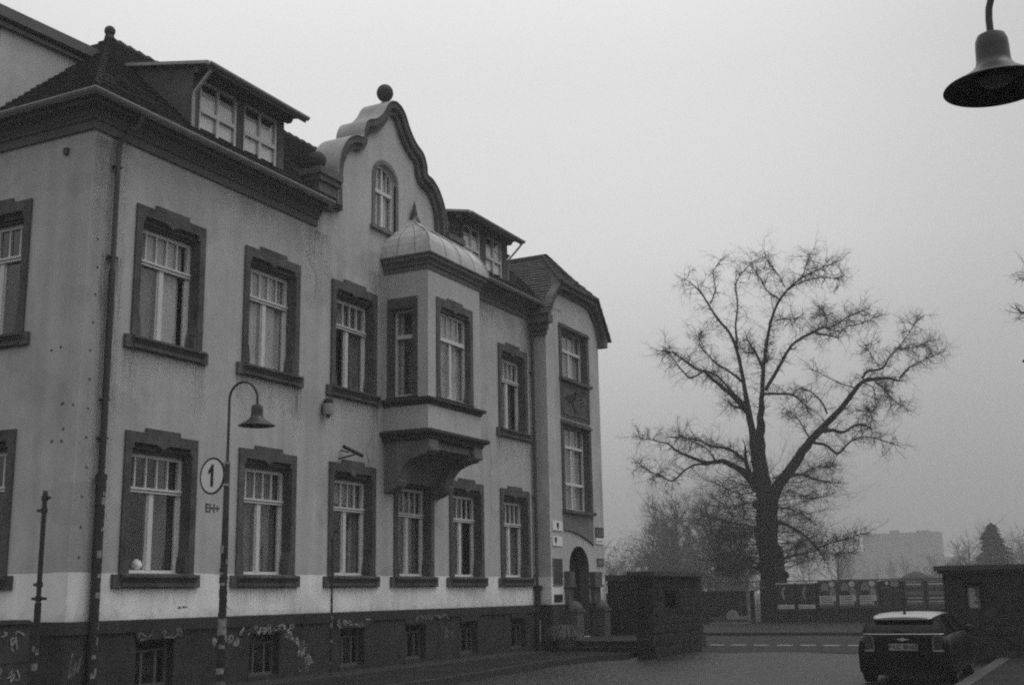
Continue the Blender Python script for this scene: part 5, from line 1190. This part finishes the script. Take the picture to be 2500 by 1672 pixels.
OFFX, OFFY, SCL = 1500, 550, 1.742
def trace(pt, X):
    """photo survey point of the old tree -> its place at distance X"""
    px, py = pt[0]/SCL+OFFX, pt[1]/SCL+OFFY
    d = cr*((px-1250)/2882.53)-cu*((py-836)/2882.53)+cf
    t = (X-CAMP.x)/d.x; return CAMP+d*t
lt = empty('old_lime_tree', (64, .6, 0), 'huge bare old tree with forked trunk and broad twiggy crown behind the site fence', 'tree')
PXM = 64*1.14/2882.53/SCL
limbs = [
 ([(678, 1570), (676, 1510), (668, 1420), (648, 1330), (645, 1250), (648, 1190), (640, 1140), (628, 1090), (622, 1000), (618, 900), (622, 820), (628, 700), (634, 600), (650, 490), (664, 415), (690, 340), (740, 272), (800, 222), (860, 190), (935, 160)], [108, 98, 92, 80, 84, 82, 76, 62, 46, 36, 27, 17, 15, 12, 11, 9, 9, 6, 4, 2], 0),
 ([(610, 1090), (598, 1000), (588, 900), (568, 780), (548, 650), (520, 530), (492, 462), (440, 400), (405, 345), (370, 290), (325, 245), (285, 225)], [34, 30, 30, 22, 15, 12, 10, 9, 8, 6, 4, 2], -1.2),
 ([(655, 1180), (700, 1108), (742, 1045), (800, 960), (850, 900), (902, 840), (960, 780), (1010, 720), (1055, 665), (1110, 653), (1160, 650), (1212, 662)], [60, 42, 38, 33, 28, 25, 21, 18, 15, 13, 11, 5], 1.2),
 ([(605, 1125), (560, 1060), (512, 1025), (455, 1003), (400, 1010), (350, 995), (300, 975), (260, 955), (232, 930), (170, 915), (105, 903)], [36, 28, 22, 18, 14, 12, 10, 8, 6, 4, 2], -1.5),
 ([(740, 272), (800, 240), (880, 222), (965, 232)], [6, 5, 4, 2], .8), ([(700, 312), (650, 280), (620, 225), (585, 175)], [6, 5, 4, 2], -1), ([(725, 262), (690, 200), (652, 150), (640, 120)], [5, 4, 3, 2], 1.5),
 ([(800, 222), (815, 170), (830, 125)], [5, 4, 2], -1), ([(524, 530), (515, 420), (525, 340), (516, 250), (545, 200), (595, 152)], [9, 7, 6, 5, 3, 2], 2), ([(408, 335), (430, 270), (420, 200), (455, 142)], [6, 4, 3, 2], 1),
 ([(562, 790), (520, 740), (460, 690), (402, 640), (385, 625), (340, 605), (290, 570), (250, 542), (208, 530)], [24, 18, 14, 11, 9, 8, 7, 5, 2], -2.5), ([(385, 615), (326, 650), (290, 618), (252, 570), (222, 528)], [7, 8, 5, 4, 2], -1.5),
 ([(545, 665), (490, 622), (440, 592), (400, 552), (360, 500), (370, 450)], [12, 9, 7, 5, 4, 2], -3), ([(550, 755), (492, 700), (440, 640), (380, 616)], [12, 9, 8, 6], 1.8), ([(548, 775), (512, 772), (484, 752)], [14, 9, 3], 1),
 ([(642, 700), (698, 605), (740, 530), (782, 488), (840, 457), (880, 438), (912, 437)], [14, 13, 12, 12, 13, 9, 4], 2), ([(858, 460), (900, 466), (952, 478)], [9, 7, 2], 1.5), ([(900, 435), (902, 390), (870, 345)], [6, 5, 2], 2.6),
 ([(912, 437), (950, 420), (1000, 385), (1060, 365)], [5, 4, 3, 2], 3.2), ([(952, 470), (985, 430), (1040, 422), (1100, 395)], [4, 4, 3, 2], 2.0), ([(682, 408), (720, 398), (770, 403)], [6, 5, 2], -2), ([(640, 718), (700, 716), (762, 722), (800, 755), (835, 785)], [11, 9, 8, 5, 2], -2.4),
 ([(630, 605), (600, 540), (575, 505), (560, 470)], [10, 9, 6, 3], -1), ([(600, 540), (560, 540), (530, 510)], [7, 5, 2], .6), ([(625, 610), (655, 560), (640, 500)], [5, 4, 2], 1.2),
 ([(1055, 650), (1076, 620), (1136, 610), (1170, 560), (1215, 510), (1260, 450), (1288, 390)], [10, 10, 9, 6, 4, 3, 2], 2), ([(1212, 650), (1250, 610), (1292, 582), (1395, 540)], [7, 5, 4, 2], .5), ([(1200, 525), (1270, 520), (1340, 490)], [4, 3, 2], 3),
 ([(880, 876), (930, 870), (972, 880), (1020, 852), (1060, 848), (1090, 862)], [15, 14, 11, 9, 9, 4], 2.6), ([(1088, 860), (1092, 800), (1050, 790)], [4, 3, 2], 2.6), ([(850, 925), (900, 935), (950, 970), (1000, 922), (1050, 900), (1110, 905), (1205, 936)], [12, 10, 10, 5, 5, 4, 2], -1),
 ([(758, 1060), (800, 1060), (858, 1082), (955, 1096)], [12, 9, 7, 2], 1.9), ([(905, 800), (880, 750), (830, 705), (790, 695)], [7, 6, 4, 2], -.6), ([(800, 1060), (850, 1030), (935, 1026)], [5, 4, 2], 3), ([(1110, 668), (1152, 700), (1182, 740), (1245, 778)], [6, 5, 4, 2], 3),
 ([(1028, 692), (960, 672), (900, 642), (830, 610)], [4, 4, 3, 2], -1), ([(830, 905), (808, 868), (780, 822), (740, 798)], [6, 5, 4, 2], .5), ([(1130, 610), (1098, 560), (1062, 500)], [4, 3, 2], 1), ([(1050, 668), (1100, 690), (1110, 760)], [5, 4, 2], -.5),
 ([(556, 1000), (512, 965), (470, 945), (410, 940), (350, 910), (240, 900)], [10, 12, 11, 8, 5, 2], -3), ([(400, 1018), (350, 1016), (300, 1040), (248, 1086), (200, 1066), (150, 1045), (100, 1010)], [9, 8, 7, 7, 5, 4, 2], -2), ([(575, 1065), (558, 1000), (556, 940)], [18, 14, 6], -.5), ([(430, 1000), (392, 950), (342, 925), (290, 900)], [7, 5, 4, 2], -1), ([(592, 1080), (560, 1010), (520, 980)], [12, 10, 6], -1.6),
 ([(688, 1262), (732, 1272), (782, 1300), (822, 1330), (862, 1372), (900, 1432)], [12, 10, 9, 8, 7, 2], -2.5), ([(860, 1376), (920, 1350), (982, 1335), (1048, 1310)], [6, 5, 4, 2], -2), ([(720, 1417), (770, 1400), (862, 1384)], [9, 6, 3], -1.2), ([(730, 1410), (770, 1360), (820, 1332)], [5, 4, 3], 2), ([(880, 1390), (940, 1400), (1000, 1390)], [4, 3, 2], -2),
 ([(608, 1300), (560, 1310), (505, 1340), (430, 1320)], [8, 6, 5, 2], -2), ([(612, 1356), (560, 1360), (500, 1392), (440, 1400)], [7, 5, 4, 2], 1.5), ([(618, 1450), (560, 1412), (515, 1450), (492, 1472), (460, 1450)], [8, 7, 5, 5, 2], -1), ([(606, 1186), (558, 1180), (490, 1196), (425, 1160)], [7, 5, 4, 2], 2), ([(600, 1132), (540, 1142), (478, 1120), (420, 1090)], [6, 5, 3, 2], -2.5), ([(628, 1452), (550, 1456), (440, 1450)], [5, 4, 2], -3), ([(608, 1290), (540, 1270), (460, 1255), (370, 1235)], [6, 5, 4, 2], -3.4),
 ([(690, 1150), (750, 1130), (830, 1160), (900, 1150)], [5, 4, 3, 2], 2.4), ([(690, 1200), (760, 1210), (850, 1260)], [5, 4, 2], -2)]
TR = MB(); tw_ = Twigs(); r = random.Random(11); BX = 64
for pts, wid, dxx in limbs:
    n = len(pts); P = [trace(p, BX+(dxx*(i/(n-1))*2.0 if n > 1 else 0)) for i, p in enumerate(pts)]
    ps = smooth_line(P, 3); rad = []
    for i in range(n-1):
        for j in range(3): rad.append((wid[i]+(wid[i+1]-wid[i])*j/3)*PXM/2)
    rad.append(wid[-1]*PXM/2); rad = [max(q, .02) for q in rad]
    if wid[0] > 60: ps[0].z = -.1
    jit = [p+rvec(r)*min(.05, q*.2) for p, q in zip(ps, rad)]; jit[0] = ps[0]
    TR.tube(jit, [q*r.uniform(.93, 1.08) for q in rad], 9 if wid[0] > 15 else 6, cap=False)
    tot = sum((b-a).length for a, b in zip(jit[:-1], jit[1:]))
    for i in range(len(jit)-1):
        a, b = jit[i], jit[i+1]; L_ = (b-a).length; fr = i/(len(jit)-1); big = rad[i]
        dens = 4.2 if big < .11 else (2.6 if big < .2 else (1.6 if big < .5 else .6))
        if wid[0] > 90 and i < 9: dens = .25
        dens *= (.5+1.1*fr)
        clump = .45+1.3*max(0, math.sin(a.y*1.9+a.z*1.3+a.x)*math.sin(a.z*2.3-a.y*.7))**.7 if True else 1
        k = int(L_*dens*clump*.95+r.random())
        for _ in range(k):
            t = r.random(); q = a.lerp(b, t); d = (b-a).normalized(); nd = (d*.45+rvec(r)*1.0+Vector((0, 0, .1))).normalized()
            grow(tw_, r, q, nd, r.uniform(.35, 1.15)*(.8+.35*fr), 0.024, 2, 6.0, .12, 1.1, .5)
    for i in range(len(jit)-1):
        a, b = jit[i], jit[i+1]; fr = i/(len(jit)-1)
        if wid[0] > 90 and i < 12: continue
        for _ in range(int((b-a).length*(3.2+4.6*fr)*(1.3 if rad[i] < .2 else .8)+r.random())):
            d = (b-a).normalized(); nd = (d*.5+rvec(r)*.9+Vector((0, 0, .12))).normalized()
            grow(tw_, r, a.lerp(b, r.random()), nd, r.uniform(.5, 1.45)*(.9+.25*fr), .0145, 2, 3.8, .11, 1.0, .42)
    grow(tw_, r, jit[-1], (jit[-1]-jit[-2]).normalized(), .5, max(.016, rad[-1]), 3, 4.6, .1, 1.0, .45)
# epicormic shoots low on the trunk, drooping
for k in range(230):
    z = r.uniform(2.6, 7.8); an = r.uniform(0, 6.28); p = Vector((64+.6*math.cos(an), .75+.6*math.sin(an), z)); grow(tw_, r, p, Vector((math.cos(an)*.8, math.sin(an)*1.8, r.uniform(-.12, .35))), r.uniform(1.2, 4.4), .018, 2, 1.7, .04, .8, .2)
# trunk flare and burrs
for k in range(14):
    z = r.uniform(.5, 6.5); an = r.uniform(0, 6.28); rr = .75 if z < 3 else .62; TR.ball((64+rr*math.cos(an)*.8, (.55 if z < 3 else .72)+rr*math.sin(an)*.9, z), r.uniform(.15, .32), 8)
TR.build('trunk', bark, lt, smooth=True)
tw_.build('crown', twig_m, lt, Vector((64, .6, 0)))

def bare_tree(name, X, Y, H, seed, label, n_main=9, trunk=.25, spreadw=.5, dens=2.0, depth=3, group=None, M=None, low=.22):
    a = empty(name, (X, Y, 0), label, 'tree', group); r = random.Random(seed); t = Twigs(); TR = MB(); o0 = Vector((X, Y, 0))
    P = [o0.copy()+Vector((0, 0, -.1))]; cur = Vector((0, 0, 1))
    for i in range(7): cur = (cur+rvec(r)*.12+Vector((0, 0, .2))).normalized(); P.append(P[-1]+cur*(H*.75/7))
    TR.tube(P, [trunk*(1-.8*i/7) for i in range(8)], 8, cap=False)
    for k in range(n_main):
        tt = low+(1-low)*(k+r.random()*.6)/n_main; i = min(int(tt*7), 6); q = P[i].lerp(P[i+1], tt*7-i); an = k*2.4+r.uniform(-.4, .4)
        d = Vector((math.cos(an)*spreadw*1.6, math.sin(an)*spreadw*1.6, .55+.6*tt)); grow(t, r, q, d, H*r.uniform(.3, .46)*(1.15-.5*tt), trunk*.42*(1-.6*tt), depth, dens, 0.02)
    grow(t, r, P[-1], Vector((0, 0, 1)), H*.28, trunk*.2, depth, dens)
    TR.build('trunk', M or bark, a, smooth=True); t.build('crown', M or twig_m, a, o0); return a
bg_tw = mat('far_twigs', .015, .95)
G = 'bare trees beyond the fence'
bare_tree('bare_tree', 140, 32.5, 14.6, 21, 'tall bushy bare tree over the left gate pier', 26, .5, .62, 2.2, 3, G, bg_tw, .05)
bare_tree('bare_tree', 138, 26.4, 13.4, 22, 'dense bare tree between the gate pier and the old trunk', 26, .55, .68, 2.2, 3, G, bg_tw, .05)
bare_tree('bare_tree', 126, 20.0, 9.8, 29, 'low dense bare tree touching the left side of the old trunk', 24, .42, .75, 2.2, 3, G, bg_tw, .05)
bare_tree('bare_tree', 130, 39.5, 11.0, 23, 'slender bare tree directly right of the stair tower', 16, .32, .62, 1.5, 3, G, bg_tw, .15)
bare_tree('bare_tree', 170, 46.0, 12.6, 24, 'pale misty bare tree above the courtyard wall by the tower', 20, .42, .6, 1.3, 3, G, bg_tw, .08)
bare_tree('bare_tree', 150, 14.6, 8.6, 25, 'misty bare tree behind the old trunk on its right side', 16, .25, .65, 1.4, 3, G, bg_tw, .1)
bare_tree('bare_tree', 200, 5.0, 10.4, 26, 'faint bare tree left of the conifer above the right gate pier', 18, .3, .6, 1.0, 3, G, bg_tw, .1)
bare_tree('bare_tree', 180, -8.6, 12.4, 27, 'faint bare tree right of the conifer near the right edge', 18, .3, .6, 1.0, 3, G, bg_tw, .1)
et = bare_tree('bare_tree', 50, -19.4, 17.0, 28, 'bare tree outside the right edge with branch tips reaching in', 15, .35, .62, 1.2, 3, G, None, .3)
tw_ = Twigs(); r = random.Random(77); TR = MB()
for pts in ([(50, -19.2, 8.5), (50.3, -16.8, 11.2), (50, -15.0, 12.9), (49.8, -13.9, 13.9)], [(50, -19.3, 8.0), (50.2, -16.5, 10.4), (50, -14.6, 12.0), (50, -13.5, 12.35)], [(50, -19.3, 4.5), (50.4, -16.6, 6.4), (50, -14.5, 7.2)]):
    ps = smooth_line(pts, 4); rd = [.13-.115*i/(len(ps)-1) for i in range(len(ps))]; TR.tube(ps, rd, 6, cap=False)
    for i in range(4, len(ps)-1):
        for k in range(6): grow(tw_, r, ps[i], (ps[i+1]-ps[i]).normalized()*.5+rvec(r), r.uniform(.4, 1.0), .02, 2, 5.0, .08, 1.0, .45)
    grow(tw_, r, ps[-1], (ps[-1]-ps[-2]).normalized(), .6, .02, 3, 4.5, .06, 1.0, .45)
TR.build('branch', bark, et, smooth=True); tw_.build('branch_twigs', twig_m, et, Vector((50, -19.4, 0)))
# far wood: a hazy belt of trees nobody could count
tw_ = Twigs(); r = random.Random(91)
for k in range(64):
    X = r.uniform(300, 420); Y = r.uniform(-60, 150); H = r.uniform(9, 17)*(1.2 if Y < 20 else .9); p = Vector((X, Y, 0))
    tw_.seg([p, p+Vector((0, 0, H*.4)), p+Vector((r.uniform(-1, 1), r.uniform(-1, 1), H*.8))], [.35, .28, .1])
    for q in range(26):
        t = r.uniform(.12, .8); b_ = p+Vector((0, 0, H*t)); grow(tw_, r, b_, Vector((r.uniform(-1, 1), r.uniform(-1, 1), .5)), H*r.uniform(.2, .4)*(1.15-.5*t), .13, 2, .9, .02, .9, .3)
me = bpy.data.meshes.new('far_wood'); me.from_pydata([tuple(v) for v in tw_.v], [], tw_.f); me.materials.append(mat('far_wood_bark', .05, .95)); o = bpy.data.objects.new('far_wood', me); COL.objects.link(o); tag(o, kind='stuff')
# conifer
a = empty('conifer_tree', (150, -3.2, 0), 'pointed misty conifer above the right gate pier', 'tree'); r = random.Random(30); s = MB(); s.tube([(150, -3.2, 0), (150, -3.2, 8.6)], [.25, .04], 7); s.build('trunk', bark, a)
s = MB()
for k in range(1500):
    z = 1.2+7.6*r.random()**1.15; rm = 3.3*max(0, 1-(z-1.0)/8.0)**.85+.12; an = r.uniform(0, 6.28); rr = rm*r.uniform(.25, 1.0)*(1+.25*math.sin(an*3+z*2)); p = Vector((150+rr*math.cos(an), -3.2+rr*math.sin(an), z-rr*.22)); q = Vector((math.cos(an), math.sin(an), -.35))*r.uniform(.3, .6); t = Vector((-math.sin(an), math.cos(an), 0))*r.uniform(.08, .2)
    s.poly([p-q*.5-t, p-q*.5+t, p+q]); s.poly([p-q*.5+Vector((0, 0, .15)), p-q*.5-Vector((0, 0, .15)), p+q])
s.build('crown', mat('conifer_needles', .03, .9), a)
# evergreen bushes low behind the courtyard wall
def bush(x, y, rx, ry, rz, seed, label, M):
    a = empty('evergreen_bush', (x, y, 0), label, 'bush', 'dark bushes beyond the fence'); r = random.Random(seed); s = MB()
    for k in range(11000):
        v = rvec(r)*r.uniform(.55, 1.0)**.5; v = v*(1+.18*math.sin(v.x*7+seed)+.15*math.sin(v.y*9+v.z*6)); p = Vector((x+v.x*rx, y+v.y*ry, max(.05, rz*.45+v.z*rz*.6))); q = rvec(r)*r.uniform(.06, .2); t = rvec(r)*.045
        s.poly([p-q*.5-t, p-q*.5+t, p+q])
    s.build('foliage', M, a); st_ = MB(); 
    for k in range(5): an = r.uniform(0, 6.28); st_.tube([(x, y, -.05), (x+.3*rx*math.cos(an), y+.3*ry*math.sin(an), rz*.6)], [.06, .03], 5)
    st_.build('stem', bark, a)
bm_ = mat('bush_leaves', .02, .9)
bush(120, 28.6, 3.4, 5.0, 6.6, 41, 'dark bush behind the left gate pier', bm_); bush(118, 22.0, 3.4, 5.2, 6.0, 42, 'larger dark bush between the pier and the old trunk', bm_); bush(150, -.6, 4, 4.5, 4.6, 43, 'misty low bush left of the conifer base', bm_)
bush(150, -7.4, 4, 4.6, 5.4, 45, 'misty bush at the far right behind the gate pier', bm_)
# distant block of flats
a = empty('apartment_block', (600, 76, 0), 'pale flat-roofed apartment block fading in fog on the horizon', 'building')
s = MB(); s.box(600, 618, 59.5, 94.5, 0, 26.8, 0); s.box(604, 620, 94.5, 108, 0, 19.5, 0); s.box(602, 618, 49, 59.5, 0, 15.5, 0); s.box(606, 612, 64, 70, 26.8, 28.6, 0); s.box(598, 600, 66, 71, 0, 22, 0); s.build('wall', mat('far_wall', .07, .9, noise=.2, nscale=.2), a)
s = MB(); s.box(599.7, 618.3, 59.2, 94.8, 26.8, 27.5); s.box(604, 608, 78, 82, 27.5, 29.0); s.build('roof', mat('far_roof', .05, .9), a)
for fl in range(8):
    s = MB(); s.box(599.8, 599.99, 72, 93, 1.9+fl*3.2, 3.1+fl*3.2); s.build('window_strip', mat('far_glass', .03, .3), a)
# ================================================================== fog
s = MB(); s.box(-30, 900, -420, 520, -1.5, 60)
M = bpy.data.materials.new('haze'); M.use_nodes = True; N = M.node_tree; N.nodes.clear(); pv = N.nodes.new('ShaderNodeVolumePrincipled'); pv.inputs['Density'].default_value = .0017; pv.inputs['Color'].default_value = (.74, .74, .74, 1); pv.inputs['Anisotropy'].default_value = .2
oo_ = N.nodes.new('ShaderNodeOutputMaterial'); N.links.new(pv.outputs[0], oo_.inputs['Volume'])
tag(s.build('haze', M), kind='stuff')
